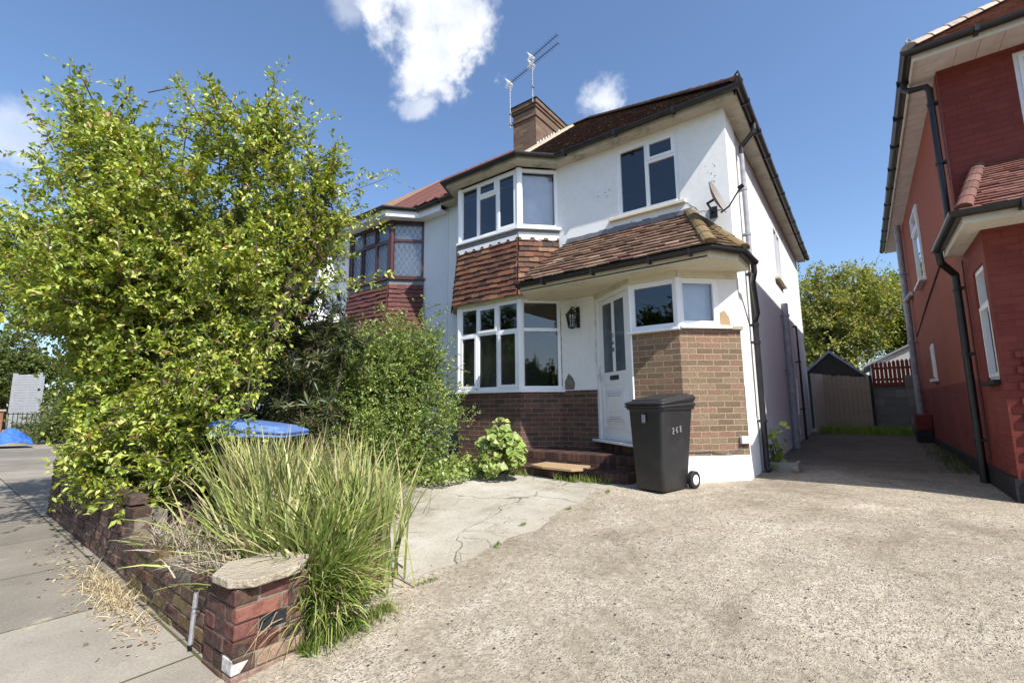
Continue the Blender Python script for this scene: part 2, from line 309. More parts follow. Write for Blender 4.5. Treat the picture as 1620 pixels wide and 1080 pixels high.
def ground_far():
    m, nt, b = newmat('far_ground'); oc = obc(nt)
    nt.links.new(ramp(nt, noise(nt, oc, .6, 8, .65), [(.35, (.05, .065, .02)), (.6, (.12, .12, .05))]), b.inputs['Base Color']); b.inputs['Roughness'].default_value = .95
    return m
M['earth'] = ground_far()
M['asphalt'] = plain('asphalt', (.055, .055, .058), .9, .2, 3, 0, .6, 120)

# ------------------------------------------------------------------ mesh builder
ROOT = {}
def tag(o, label=None, cat=None, group=None, kind=None):
    if label: o['label'] = label
    if cat: o['category'] = cat
    if group: o['group'] = group
    if kind: o['kind'] = kind
    return o
def thing(name, label, cat, loc, group=None):
    o = bpy.data.objects.new(name, None); COL.objects.link(o); o.location = loc; o.empty_display_size = .2
    tag(o, label, cat, group); ROOT[o.name] = Vector(loc); return o
def origin_of(o):
    while o is not None:
        if o.name in ROOT: return ROOT[o.name]
        o = o.parent
    return Vector((0, 0, 0))
V = Vector
class MB:
    def __init__(s): s.v = []; s.f = []; s.c = []; s.m = []; s.cur = None; s.mi = 0
    def face(s, pts, col=None):
        i = len(s.v); s.v += [tuple(p) for p in pts]; s.f.append(tuple(range(i, i + len(pts)))); s.c.append(col or s.cur); s.m.append(s.mi); return s
    def raw(s, vs_, fs_, col=None):
        i = len(s.v); s.v += [tuple(p) for p in vs_]
        for f in fs_: s.f.append(tuple(i + k for k in f)); s.c.append(col or s.cur); s.m.append(s.mi)
        return s
    def hexa(s, p, col=None):   # p: 8 points, bottom ring 0-3 then top ring 4-7
        return s.raw(p, [(3, 2, 1, 0), (4, 5, 6, 7), (0, 1, 5, 4), (1, 2, 6, 5), (2, 3, 7, 6), (3, 0, 4, 7)], col)
    def box(s, x0, x1, y0, y1, z0, z1, col=None):
        return s.hexa([(x0, y0, z0), (x1, y0, z0), (x1, y1, z0), (x0, y1, z0), (x0, y0, z1), (x1, y0, z1), (x1, y1, z1), (x0, y1, z1)], col)
    def fbox(s, F, u0, u1, v0, v1, n0, n1, col=None):  # frame (O, U, S, N)
        O, U, S, Nn = F
        P = lambda u, v, n: O + U * u + S * v + Nn * n
        return s.hexa([P(u0, v0, n0), P(u0, v0, n1), P(u1, v0, n1), P(u1, v0, n0), P(u0, v1, n0), P(u0, v1, n1), P(u1, v1, n1), P(u1, v1, n0)], col)
    def prism(s, poly, z0, z1, col=None):
        n = len(poly)
        return s.raw([(x, y, z0) for x, y in poly] + [(x, y, z1) for x, y in poly],
                     [tuple(range(n - 1, -1, -1)), tuple(range(n, 2 * n))] + [(i, (i + 1) % n, n + (i + 1) % n, n + i) for i in range(n)], col)
    def tube(s, pts, r, n=10, col=None, caps=True):
        pts = [V(p) for p in pts]; rs = r if hasattr(r, '__len__') else [r] * len(pts)
        rings = []; prev = None
        for i, p in enumerate(pts):
            d = ((pts[min(i + 1, len(pts) - 1)] - p).normalized() + (p - pts[max(i - 1, 0)]).normalized()) if 0 < i < len(pts) - 1 else (pts[1] - pts[0] if i == 0 else pts[-1] - pts[-2])
            d.normalize()
            a = prev - d * prev.dot(d) if prev is not None else (V((0, 0, 1)).cross(d) if abs(d.z) < .9 else V((1, 0, 0)).cross(d))
            a.normalize(); prev = a; b = d.cross(a)
            k = 1.0
            if 0 < i < len(pts) - 1:
                c = (pts[i + 1] - p).normalized().dot((p - pts[i - 1]).normalized()); k = 1 / max(.5, math.sqrt((1 + c) / 2))
            rings.append([p + (a * math.cos(2 * math.pi * j / n) + b * math.sin(2 * math.pi * j / n)) * rs[i] * (k if False else 1) for j in range(n)])
        vs_ = [q for ring in rings for q in ring]; fs_ = []
        for i in range(len(rings) - 1):
            for j in range(n): fs_.append((i * n + j, i * n + (j + 1) % n, (i + 1) * n + (j + 1) % n, (i + 1) * n + j))
        if caps: fs_.append(tuple(range(n - 1, -1, -1))); fs_.append(tuple((len(rings) - 1) * n + j for j in range(n)))
        return s.raw(vs_, fs_, col)
    def gutter(s, path, r=.055, out=None):
        # half-round channel swept along a horizontal path
        path = [V(p) for p in path]; n = 8; rings = []
        for i, p in enumerate(path):
            d0 = (p - path[i - 1]).normalized() if i else (path[1] - p).normalized()
            d1 = (path[i + 1] - p).normalized() if i < len(path) - 1 else d0
            d = (d0 + d1).normalized(); side = V((d.y, -d.x, 0)); k = 1 / max(.5, math.sqrt((1 + d0.dot(d1)) / 2))
            ring = []
            for rr in (r, r - .006):
                seq = range(n + 1) if rr == r else range(n, -1, -1)
                for j in seq:
                    a = math.pi + math.pi * j / n
                    ring.append(p + side * math.cos(a) * rr * k + V((0, 0, 1)) * math.sin(a) * rr)
            rings.append(ring)
        m_ = len(rings[0]); vs_ = [q for g in rings for q in g]; fs_ = []
        for i in range(len(rings) - 1):
            for j in range(m_): fs_.append((i * m_ + j, i * m_ + (j + 1) % m_, (i + 1) * m_ + (j + 1) % m_, (i + 1) * m_ + j))
        fs_.append(tuple(range(n + 1))); fs_.append(tuple((len(rings) - 1) * m_ + j for j in range(n, -1, -1)))
        return s.raw(vs_, fs_)
    def build(s, name, mats, parent=None, smooth=False, bevel=0, loc=None, seg=1):
        L = origin_of(parent) if parent is not None else V(loc or (0, 0, 0))
        vv = np.array(s.v, dtype=np.float64) - np.array(L)
        me = bpy.data.meshes.new(name); me.from_pydata(vv.tolist(), [], s.f); me.update()
        for m in (mats if isinstance(mats, (list, tuple)) else [mats]): me.materials.append(m)
        uvl = me.uv_layers.new(name='UVMap'); Z = V((0, 0, 1)); uvs = np.zeros((len(me.loops), 2))
        world = np.array(s.v, dtype=np.float64)
        for p in me.polygons:
            n = p.normal
            if abs(n.z) > .97: t = V((1, 0, 0)); b = V((0, 1, 0))
            else:
                t = Z.cross(n).normalized(); b = n.cross(t)
                if abs(t.x) > abs(t.y):
                    if t.x < 0: t = -t
                elif t.y < 0: t = -t
            idx = list(p.loop_indices); vi = [me.loops[k].vertex_index for k in idx]
            w = world[vi]; uvs[idx, 0] = w @ np.array(t); uvs[idx, 1] = w @ np.array(b)
        uvl.data.foreach_set('uv', uvs.ravel())
        if any(c is not None for c in s.c):
            ca = me.color_attributes.new('Col', 'FLOAT_COLOR', 'CORNER'); arr = np.ones((len(me.loops), 4))
            for p, c in zip(me.polygons, s.c):
                if c is not None: arr[p.loop_start:p.loop_start + p.loop_total, :3] = c[:3]
            ca.data.foreach_set('color', arr.ravel())
        if any(s.m): me.polygons.foreach_set('material_index', s.m)
        if smooth: me.polygons.foreach_set('use_smooth', [True] * len(me.polygons))
        o = bpy.data.objects.new(name, me); COL.objects.link(o)
        if parent is not None: o.parent = parent
        else: o.location = L; ROOT[o.name] = L
        if bevel:
            bm = bmesh.new(); bm.from_mesh(me); bmesh.ops.remove_doubles(bm, verts=bm.verts, dist=1e-5); bm.to_mesh(me); bm.free()
            md = o.modifiers.new('bevel', 'BEVEL'); md.width = bevel; md.segments = seg; md.limit_method = 'ANGLE'; md.angle_limit = R(35)
        return o

def vary(c, a=.2, hue=.06):
    k = 1 + rnd.uniform(-a, a); return tuple(max(0, x * k * (1 + rnd.uniform(-hue, hue))) for x in c)
def frame(p, q, z=0):
    """vertical frame from plan point p to q, outward normal to the right of p->q ( -90 deg )"""
    p = V((p[0], p[1], z)); q = V((q[0], q[1], z)); U = (q - p).normalized()
    return (p, U, V((0, 0, 1)), V((U.y, -U.x, 0))), (q - p).length
def wall_sheet(mb, F, w, z0, z1, holes=(), reveal=.09):
    us = sorted({0, w} | {h[0] for h in holes} | {h[1] for h in holes}); zs = sorted({z0, z1} | {h[2] for h in holes} | {h[3] for h in holes})
    O, U, S, Nn = F; P = lambda u, v, n=0: O + U * u + S * v + Nn * n
    for i in range(len(us) - 1):
        for j in range(len(zs) - 1):
            uc = (us[i] + us[i + 1]) / 2; zc = (zs[j] + zs[j + 1]) / 2
            if any(h[0] < uc < h[1] and h[2] < zc < h[3] for h in holes): continue
            mb.face([P(us[i], zs[j]), P(us[i + 1], zs[j]), P(us[i + 1], zs[j + 1]), P(us[i], zs[j + 1])])
    for a, b, c, d in holes:
        if reveal:
            mb.face([P(a, c), P(a, d), P(a, d, -reveal), P(a, c, -reveal)]); mb.face([P(b, d), P(b, c), P(b, c, -reveal), P(b, d, -reveal)])
            mb.face([P(a, d), P(b, d), P(b, d, -reveal), P(a, d, -reveal)]); mb.face([P(b, c), P(a, c), P(a, c, -reveal), P(b, c, -reveal)])

def window(parent, F, w, z0, z1, panes, mat, glass, n=0.0, fw_=.05, th=.06, sill=None, sash=True, diamond=None, name='window', label=None):
    """panes: (u0,u1,v0,v1,open) in fractions of w and metres from z0"""
    h = z1 - z0; mb = MB(); g = MB(); O, U, S, Nn = F; F2 = (O + S * z0 + Nn * n, U, S, Nn)
    P = lambda u, v, k=0: F2[0] + U * u + S * v + Nn * k
    holes = []
    for a, b, c, d, op in panes:
        u0, u1, v0, v1 = a * w, b * w, c, d
        ed = lambda x, lim, s_: (fw_ if abs(x - lim) < .02 else fw_ * .5)
        u0 += ed(u0, 0, 1); u1 -= ed(u1, w, 1); v0 += ed(v0, 0, 1); v1 -= ed(v1, h, 1)
        holes.append((u0, u1, v0, v1))
        k0 = -th * .5
        if op:
            r = .042; a0, a1, b0, b1 = u0 - .012, u1 + .012, v0 - .012, v1 + .012
            mb.fbox(F2, a0, a1, b0, b0 + r, -th * .4, .016); mb.fbox(F2, a0, a1, b1 - r, b1, -th * .4, .016)
            mb.fbox(F2, a0, a0 + r, b0 + r, b1 - r, -th * .4, .015); mb.fbox(F2, a1 - r, a1, b0 + r, b1 - r, -th * .4, .015)
            u0, u1, v0, v1 = u0 + r - .012, u1 - r + .012, v0 + r - .012, v1 - r + .012; k0 = -.012
        g.face([P(u0 - .004, v0 - .004, k0), P(u1 + .004, v0 - .004, k0), P(u1 + .004, v1 + .004, k0), P(u0 - .004, v1 + .004, k0)])
        if diamond:
            dm, dmat = diamond; st = .115
            L = int((u1 - u0 + v1 - v0) / st) + 2
            for sgn in (1, -1):
                for i in range(-L, L):
                    # line u = c + sgn*v*0.62
                    c0 = u0 + i * st; pts = []
                    for v in np.linspace(v0, v1, 24):
                        u = c0 + sgn * (v - v0) * .62
                        if u0 <= u <= u1: pts.append((u, v))
                    if len(pts) > 1:
                        (ua, va_), (ub, vb_) = pts[0], pts[-1]; wd = .006
                        dm.face([P(ua - wd, va_, k0 + .004), P(ua + wd, va_, k0 + .004), P(ub + wd, vb_, k0 + .004), P(ub - wd, vb_, k0 + .004)])
    wall_sheet(mb, F2, w, 0, h, holes, reveal=th * .9)
    for a, b, c, d in ((0, 0, 0, h), (w, w, 0, h)): mb.face([P(a, c), P(a, d), P(a, d, -th), P(a, c, -th)])
    mb.face([P(0, h), P(w, h), P(w, h, -th), P(0, h, -th)]); mb.face([P(0, 0), P(w, 0), P(w, 0, -th), P(0, 0, -th)])
    o = mb.build(name, mat, parent); 
    if label: o['label'] = label
    g.build('pane', glass, o)
    if sill is not None:
        s_ = MB(); s_.fbox((O, U, S, Nn), -sill[0], w + sill[1], z0 - .05, z0 - .002, n - .05, n + .075); s_.build('sill', sill[2] if len(sill) > 2 else mat, o, bevel=.004)
    return o

def tiles(mb, O, U, S, Nn, smax, ulo, uhi, tw, gauge, colfn, lift=.022, thick=.012, drop=None, jit=.003):
    """overlapping flat tiles on a plane, clipped sideways by ulo(s), uhi(s)"""
    rows = int(math.ceil(smax / gauge))
    for r_ in range(rows):
        s0 = r_ * gauge; s1 = min(s0 + gauge * 1.18, smax + gauge * .1); off = (r_ % 2) * tw / 2
        a0, a1 = ulo(s0), uhi(s0); k0 = int(math.floor((min(a0, ulo(s1)) - off) / tw)) - 1; k1 = int(math.ceil((max(a1, uhi(s1)) - off) / tw)) + 1
        for k in range(k0, k1):
            u0 = k * tw + off + .002; u1 = u0 + tw - .004
            q = [(max(u0, ulo(s0)), s0), (min(u1, uhi(s0)), s0), (min(u1, uhi(s1)), s1), (max(u0, ulo(s1)), s1)]
            if q[1][0] - q[0][0] < .01: continue
            if q[2][0] - q[3][0] < .005: q[2] = (q[3][0] + .005, s1)
            dj = rnd.uniform(-jit, jit); l = lift + rnd.uniform(-jit, jit); ss = rnd.uniform(-jit, jit) * 2
            P = lambda u, s, n: O + U * u + S * s + Nn * n
            lo = [P(q[0][0], q[0][1] + ss, l - thick), P(q[1][0], q[1][1] + ss + dj, l - thick), P(q[2][0], q[2][1], .001), P(q[3][0], q[3][1], .001)]
            hi = [P(q[0][0], q[0][1] + ss, l), P(q[1][0], q[1][1] + ss + dj, l), P(q[2][0], q[2][1], .001 + thick * .7), P(q[3][0], q[3][1], .001 + thick * .7)]
            c = colfn(q[0][0], s0)
            mb.raw(lo + hi, [(4, 5, 6, 7), (0, 1, 5, 4), (0, 4, 7, 3), (1, 2, 6, 5)], c)

# ------------------------------------------------------------------ ground
def hz(x, y):
    p = .03 * min(max(-x - 2.5, 0), 9.5)
    if y < 1.1: h = 0.0; 
    elif y < 5.3: h = .26 * (y - 1.1) / 4.2
    elif y < 6.6: h = .26 + .04 * (y - 5.3) / 1.3
    else: h = min(.30 + .015 * (y - 6.6), .46)
    fade = 1.0 if y < 1.1 else max(0, 1 - (y - 1.1) / 4.2)
    return max(h, p * fade + h * (1 - fade) if fade < 1 else p)
def sheet(name, xs, ys, mat, dz=0, kind='structure', inside=None):
    idx = {}; mb = MB(); xs = list(xs); ys = list(ys)
    for i in range(len(xs) - 1):
        for j in range(len(ys) - 1):
            xc, yc = (xs[i] + xs[i + 1]) / 2, (ys[j] + ys[j + 1]) / 2
            if inside and not inside(xc, yc): continue
            mb.face([(xs[a], ys[b], hz(xs[a], ys[b]) + dz) for a, b in ((i, j), (i + 1, j), (i + 1, j + 1), (i, j + 1))])
    o = mb.build(name, mat, loc=(0, 0, 0)); bm = bmesh.new(); bm.from_mesh(o.data); bmesh.ops.remove_doubles(bm, verts=bm.verts, dist=1e-5); bm.to_mesh(o.data); bm.free()
    tag(o, kind=kind); return o
ar = lambda a, b, s: [round(v, 4) for v in np.arange(a, b + s * .5, s)]
sheet('ground', [-1500, -300, -80, -40, -25, -16, -12, -8, -5, -2.5, 0, 3, 8, 20, 80, 300, 1500], [-1500, -300, -60, -20, -8, -4, 1.1, 2, 3, 4, 5.3, 6.6, 9, 12, 17, 25, 60, 300, 1500], M['earth'], -.012)
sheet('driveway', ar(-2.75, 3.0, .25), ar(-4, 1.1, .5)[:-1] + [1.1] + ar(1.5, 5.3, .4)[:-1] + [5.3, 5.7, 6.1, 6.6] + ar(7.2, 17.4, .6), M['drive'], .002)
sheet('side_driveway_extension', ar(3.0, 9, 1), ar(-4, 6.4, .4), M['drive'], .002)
ap = sheet('concrete_apron', ar(-5.6, -2.5, .31), ar(1.9, 5.7, .095), M['patch'], .004)
for v_ in ap.data.vertices:
    if v_.co.x > -2.52: v_.co.x += .05 * math.sin(v_.co.y * 2.3) + .035 * math.sin(v_.co.y * 7.1 + 1) + rnd.uniform(-.022, .022)
sheet('pavement', [-40, -30, -20, -16, -12] + ar(-11.5, -2.5, .5), [-1.6, -.8, 0, .6, 1.1], M['pave'], .003)
sheet('pavement_widening', ar(-40, -7.2, 1.64), [1.1, 1.8, 2.6, 3.6], M['pave'], .003)
sheet('garden_soil', ar(-7.1, -2.6, .45), [1.3, 1.9, 2.4, 3, 4, 5, 6, 6.5], M['soil'], -.002, inside=lambda x, y: True)
sheet('road', [-300, -80, -20, 0, 20, 80, 300], [-9, -6.5, -4.2], M['asphalt'], -.03 + .02)

# ------------------------------------------------------------------ white house
G = .26
wh = thing('semi_detached_house', 'white rendered house with orange hung-tile bay, brick porch and dark mossy roof', 'house', (-3.9, 6.55, .28))
XR, XL, FY, RY, EZ = -1.2, -6.56, 6.55, 15.4, 5.36
WB = dict(A=(-6.26, 6.55), B=(-5.77, 6.06), C=(-4.41, 6.06), D=(-3.92, 6.55))
PD = dict(w0=(-3.27, 6.55), w1=(-2.45, 5.95), w2=(-1.80, 5.95), w3=(-1.205, 6.545))
mb = MB()
F, w = frame((XL, FY), (XR, FY))
ux = lambda x: x - XL
wall_sheet(mb, F, w, 1.46, EZ, [(ux(-6.24), ux(-3.94), 1.46, EZ), (ux(-3.25), ux(-1.22), 1.46, 2.95), (ux(-2.81), ux(-1.86), 4.16, 5.27)], .08)
mb.build('wall', M['white'], wh)
mb = MB()
F, w = frame((XR, FY), (XR, 7.20)); wall_sheet(mb, F, w, .2, EZ, [])
mb.build('wall', M['white'], wh); mb = MB(); mb.box(XL, XL + .05, FY + .02, RY, .2, EZ); mb.build('party_wall', M['white'], wh); mb = MB(); mb.box(XL, XR, RY - .1, RY, .2, EZ - .01)
mb.build('wall', M['white'], wh)
mb = MB(); F, w = frame((XR - .012, 7.20), (XR - .012, RY))
wall_sheet(mb, F, w, 1.05, EZ, [(3.35, 4.45, 3.80, 4.95)], .1); mb.build('wall', M['pebble'], wh, )
mb = MB(); F, w = frame((XR - .004, 7.20), (XR - .004, RY)); wall_sheet(mb, F, w, .2, 1.05); mb.build('wall', M['dull_white'], wh)
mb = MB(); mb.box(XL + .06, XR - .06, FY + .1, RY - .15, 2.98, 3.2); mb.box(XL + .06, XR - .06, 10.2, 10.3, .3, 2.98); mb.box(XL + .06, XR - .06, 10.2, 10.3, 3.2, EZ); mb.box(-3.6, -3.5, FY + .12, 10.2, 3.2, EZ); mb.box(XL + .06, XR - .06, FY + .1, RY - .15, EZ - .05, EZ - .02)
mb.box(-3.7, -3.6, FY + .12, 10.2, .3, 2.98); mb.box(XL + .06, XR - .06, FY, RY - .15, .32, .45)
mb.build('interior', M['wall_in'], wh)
mb = MB(); F, w = frame((-4.0, FY + .0), (PD['w0'][0], FY)); wall_sheet(mb, F, w, .2, 1.46); 
mb.fbox(F, 0, w, 1.40, 1.475, 0, .012)
mb.build('brick_base', M['bay_brick'], wh)

def bay(parent, B, lo, hi, mats, brick=None, brick_z=None, label=None, hung=None, hungcol=None, layout_lo=None, layout_hi=None, soff=None, scallop=True, dia=None, sillmat=None, glass=None):
    A, Bp, C, D = B['A'], B['B'], B['C'], B['D']
    segs = [(A, Bp), (Bp, C), (C, D)]
    fm = mats
    for si, (p, q) in enumerate(segs):
        F, w = frame(p, q)
        front = si == 1
        for (z0, z1, lay) in ((lo[0], lo[1], layout_lo), (hi[0], hi[1], layout_hi)):
            if z0 is None: continue
            panes = lay[0](w, z1 - z0) if front else lay[1](w, z1 - z0)
            dm = (MB(), None) if dia else None
            o = window(parent, F, w, z0, z1, panes, fm, glass or M['glass'], n=.0, fw_=.055, diamond=dm)
            if dm and dm[0].f: dm[0].build('lead_strips', M['lead'], o)
            s_ = MB(); s_.fbox(F, -.03 if front else 0, w + (.03 if front else .04), z0 - .045, z0 - .003, -.05, .07 if front else .066); s_.build('sill', sillmat or fm, o, bevel=.004)
    # corner posts
    for P_ in (Bp, C):
        for (z0, z1) in (lo, hi):
            if z0 is None: continue
            m_ = MB(); m_.tube([(P_[0], P_[1] + .03, z0), (P_[0], P_[1] + .03, z1)], .062, 8); m_.build('corner_post', fm, parent)
    if brick:
        m_ = MB()
        for p, q in segs: F, w = frame(p, q); wall_sheet(m_, F, w, brick_z[0], brick_z[1])
        m_.build('brick_base', brick, parent)
    if hung:
        z0, z1 = hung; m_ = MB()
        off = .10
        for si, (p, q) in enumerate(segs):
            F, w = frame(p, q); O, U, S, Nn = F
            lay_s = (Nn * -off + V((0, 0, 1)) * (z1 - z0)).normalized(); nn = (Nn * (z1 - z0) + V((0, 0, off))).normalized()
            Ln = math.hypot(z1 - z0, off); O2 = O + V((0, 0, z0)) + Nn * (off + .012)
            ex = off * math.tan(R(22.5)); ul = (lambda s, e=ex: -e * (1 - s / Ln)) if si > 0 else (lambda s: 0.0); uh = (lambda s, e=ex, w=w: w + e * (1 - s / Ln)) if si < 2 else (lambda s, w=w: w)
            m_.face([O2 + U * ul(0), O2 + U * uh(0), O2 + U * uh(Ln) + lay_s * Ln, O2 + U * ul(Ln) + lay_s * Ln], (.05, .03, .02))
            tiles(m_, O2, U, lay_s, nn, Ln, ul, uh, .165, .096, hungcol, .036, .014, jit=.006)
            Oc = O + Nn * (off + .012)
            m_.face([Oc + V((0, 0, z0)) + U * ul(0), Oc + V((0, 0, z0)) + U * uh(0), O + V((0, 0, z0 - .0)) + U * w, O + V((0, 0, z0))], (.3, .27, .2))
        m_.build('hung_tiles', M['tile'], parent)
        m_ = MB(); m2 = MB()
        for si, (p, q) in enumerate(segs):
            F, w = frame(p, q); m_.fbox(F, -.01, w + .01, z1 - .01, hi[0] - .045, -.04, .022); m2.fbox(F, -.01, w + .01, lo[1], z0 + .02, -.03, .03)
        m_.build('lead_apron', M['lead'], parent); m2.build('lower_trim', M['cream'], parent)
        if scallop:
            m_ = MB()
            for si, (p, q) in enumerate(segs):
                F, w = frame(p, q); O, U, S, Nn = F; nsc = max(3, int(round(w / .2))); st = w / nsc
                for k in range(nsc):
                    pts = [(k * st, z1 + .045), (k * st, z1 + .0)]
                    for t in range(9):
                        a = math.pi * t / 8; pts.append((k * st + st * .5 - math.cos(a) * st * .36, z1 + .0 - math.sin(a) * .055))
                    pts += [((k + 1) * st, z1 + .0), ((k + 1) * st, z1 + .045)]
                    vs_ = [O + U * u + S * z + Nn * .046 for u, z in pts]; n_ = len(vs_)
                    m_.raw(vs_ + [v_ - Nn * .006 for v_ in vs_], [tuple(range(n_)), tuple(range(2 * n_ - 1, n_ - 1, -1))] + [(i, n_ + i, n_ + (i + 1) % n_, (i + 1) % n_) for i in range(n_)])
            m_.build('scalloped_edging', M['leadwhite'], parent)

def orange_tile(u, s):
    r_ = rnd.random()
    base = (.150, .066, .040) if r_ < .5 else ((.100, .048, .034) if r_ < .8 else ((.20, .105, .062) if r_ < .93 else (.055, .035, .03)))
    return vary(base, .2)
lay_gf = lambda w, h: [(0, .325, 0, h * .66, True), (.325, .66, 0, h * .66, False), (.66, 1, 0, h * .66, True), (0, .325, h * .66, h, False), (.325, .66, h * .66, h, True), (.66, 1, h * .66, h, False)]
lay_gf_s = lambda w, h: [(0, 1, 0, h * .66, False), (0, 1, h * .66, h, False)]
lay_ff = lambda w, h: [(0, .33, 0, h, False), (.33, .66, 0, h * .72, False), (.33, .66, h * .72, h, True), (.66, 1, 0, h, True)]
lay_ff_s = lambda w, h: [(0, 1, 0, h, False)]
bay(wh, WB, (1.50, 2.99), (4.24, 5.30), M['upvc'], M['bay_brick'], (.25, 1.455), hung=(3.04, 4.05), hungcol=orange_tile, layout_lo=(lay_gf, lay_gf_s), layout_hi=(lay_ff, lay_ff_s))
mb = MB(); mb.prism([WB['A'], WB['B'], WB['C'], WB['D'], (-3.95, 6.6), (-6.2, 6.6)], 3.0, 3.04); mb.build('bay_soffit', M['cream'], wh)
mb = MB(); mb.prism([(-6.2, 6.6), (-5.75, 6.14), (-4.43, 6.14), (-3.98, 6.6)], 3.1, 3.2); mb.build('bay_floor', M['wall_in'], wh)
# pale curtain behind upper right facet, blinds
mb = MB(); F, w = frame(WB['C'], WB['D']); mb.fbox(F, .06, w - .06, 4.28, 5.26, -.16, -.14); mb.build('curtain', M['curtain'], wh)
# porch window upstairs
F, w = frame((-2.81, FY), (-1.86, FY))
window(wh, F, w, 4.16, 5.27, [(0, .5, 0, 1.11, False), (.5, 1, 0, .76, False), (.5, 1, .76, 1.11, True)], M['upvc'], M['glass'], n=-.012, fw_=.055)
mb = MB(); mb.box(-2.96, -1.78, FY - .07, FY + .02, 4.10, 4.145); mb.build('sill', M['cream'], wh, bevel=.004)
# porch bay: door facet
F, w = frame(PD['w0'], PD['w1']); mb = MB()
wall_sheet(mb, F, w, .2, .70); mb.build('door_step_brick', M['step_brick'], wh)
mb = MB(); mb.fbox(F, 0, w, 2.90, 2.98, -.06, .02); 
for p, q in ((PD['w1'], PD['w2']), (PD['w2'], PD['w3'])):
    F_, w_ = frame(p, q); mb.fbox(F_, 0, w_ if p == PD['w2'] else w_ + .01, 2.872, 2.98, -.06, .024)
mb.build('porch_fascia_band', M['cream'], wh)
door_F = F; dw = w
mb = MB(); mb.fbox(F, -.01, .065, .73, 2.9, -.06, .012); mb.fbox(F, w - .065, w + .01, .73, 2.9, -.06, .012); mb.fbox(F, .065, w - .065, 2.835, 2.9, -.06, .012); mb.fbox(F, -.06, w + .06, .695, .73, -.05, .10)
mb.build('door_frame', M['upvc'], wh, bevel=.004)
mb = MB(); d0, d1 = .07, w - .07; gz0, gz1 = 1.72, 2.76
ml = (d0 + d1) / 2
wall_sheet(mb, (F[0] - F[3] * .01, *F[1:]), w, .735, 2.83, [(0, d0, .735, 2.83), (d1, w, .735, 2.83), (d0 + .12, ml - .034, gz0, gz1), (ml + .034, d1 - .12, gz0, gz1)], .03)
# raised panel
for (e, wd_, n1) in ((0, .012, .004), (.07, .02, .006), (.10, .02, .012), (.13, .02, .018)):
    a_, b_, z0_, z1_ = d0 + .10 + e, d1 - .10 - e, .90 + e * 1.1, 1.54 - e * 1.1
    for q_ in ((a_, b_, z0_, z0_ + wd_), (a_, b_, z1_ - wd_, z1_), (a_, a_ + wd_, z0_ + wd_, z1_ - wd_), (b_ - wd_, b_, z0_ + wd_, z1_ - wd_)): mb.fbox(F, *q_, -.009, n1)
mb.fbox(F, d0 + .26, d1 - .26, 1.075, 1.365, -.009, .010)
door = mb.build('front_door', M['upvc'], wh, bevel=.0025)
mb = MB(); P = lambda u, v, n: F[0] + F[1] * u + F[2] * v + F[3] * n
for a, b in ((d0 + .12, ml - .034), (ml + .034, d1 - .12)): mb.face([P(a, gz0, -.02), P(b, gz0, -.02), P(b, gz1, -.02), P(a, gz1, -.02)])
mb.build('pane', M['frost'], door)
mb = MB(); mb.fbox(F, ml - .12, ml + .12, 1.60, 1.665, -.012, .004); mb.build('letterbox', M['iron'], door, bevel=.003)
mb = MB(); mb.fbox(F, d0 + .03, d0 + .055, 1.60, 1.82, -.012, .012); mb.tube([P(d0 + .042, 1.68, .0), P(d0 + .042, 1.68, .05), P(d0 + .15, 1.68, .05)], .010, 8); mb.build('handle', M['silver'], door)
def text(name, s, size, O, U, S, Nn, mat, parent, ext=.002, shear=0):
    cu = bpy.data.curves.new(name, 'FONT'); cu.body = s; cu.size = size; cu.extrude = ext; cu.align_x = 'CENTER'; cu.shear = shear
    t = bpy.data.objects.new(name + '_tmp', cu); COL.objects.link(t); dg = bpy.context.evaluated_depsgraph_get()
    me = bpy.data.meshes.new_from_object(t.evaluated_get(dg)); bpy.data.objects.remove(t)
    L = origin_of(parent); mt = Matrix(((U.x, S.x, Nn.x, O.x - L.x), (U.y, S.y, Nn.y, O.y - L.y), (U.z, S.z, Nn.z, O.z - L.z), (0, 0, 0, 1))); me.transform(mt)
    me.materials.clear(); me.materials.append(mat); o = bpy.data.objects.new(name, me); COL.objects.link(o); o.parent = parent; return o
for k, ch in enumerate('268'): text('house_number', ch, .09, P(ml, 2.22 - k * .105, -.004), F[1], F[2], F[3], M['num_black'], door)
# porch front and right facets
mb = MB()
F, w = frame(PD['w1'], PD['w2']); wall_sheet(mb, F, w, .60, 2.19)
F, w = frame(PD['w2'], PD['w3']); wall_sheet(mb, F, w, .60, 2.21)
mb.build('porch_brickwork', M['porch_brick'], wh)
mb = MB()
F, w = frame(PD['w1'], PD['w2']); mb.fbox(F, -.02, w + .01, .2, .60, -.05, .014)
F, w = frame(PD['w2'], PD['w3']); mb.fbox(F, -.0, w, .2, .605, -.05, .013)
mb.build('plinth', M['white'], wh)
mb = MB(); F, w = frame(PD['w2'], PD['w3']); wall_sheet(mb, F, w, 2.20, 2.90, [(.0, .56, 2.20, 2.88)], .06); mb.build('wall', M['white'], wh)
F, w = frame(PD['w1'], PD['w2']); window(wh, F, w, 2.22, 2.87, [(0, 1, 0, .65, False)], M['upvc'], M['glass'], n=0, fw_=.065)
F, w = frame(PD['w2'], PD['w3']); window(wh, F, .56, 2.24, 2.87, [(0, 1, 0, .63, False)], M['upvc'], M['glass'], n=0, fw_=.065)
mb = MB(); F, w = frame(PD['w1'], PD['w2']); mb.fbox(F, -.03, w + .02, 2.185, 2.22, -.05, .07); F, w = frame(PD['w2'], PD['w3']); mb.fbox(F, 0, .70, 2.20, 2.24, -.05, .066); mb.build('sill', M['upvc'], wh, bevel=.004)
mb = MB(); mb.fbox(F, .70, w + .02, 2.19, 2.235, -.04, .05); mb.build('sill_end', M['stone'], wh, bevel=.005)
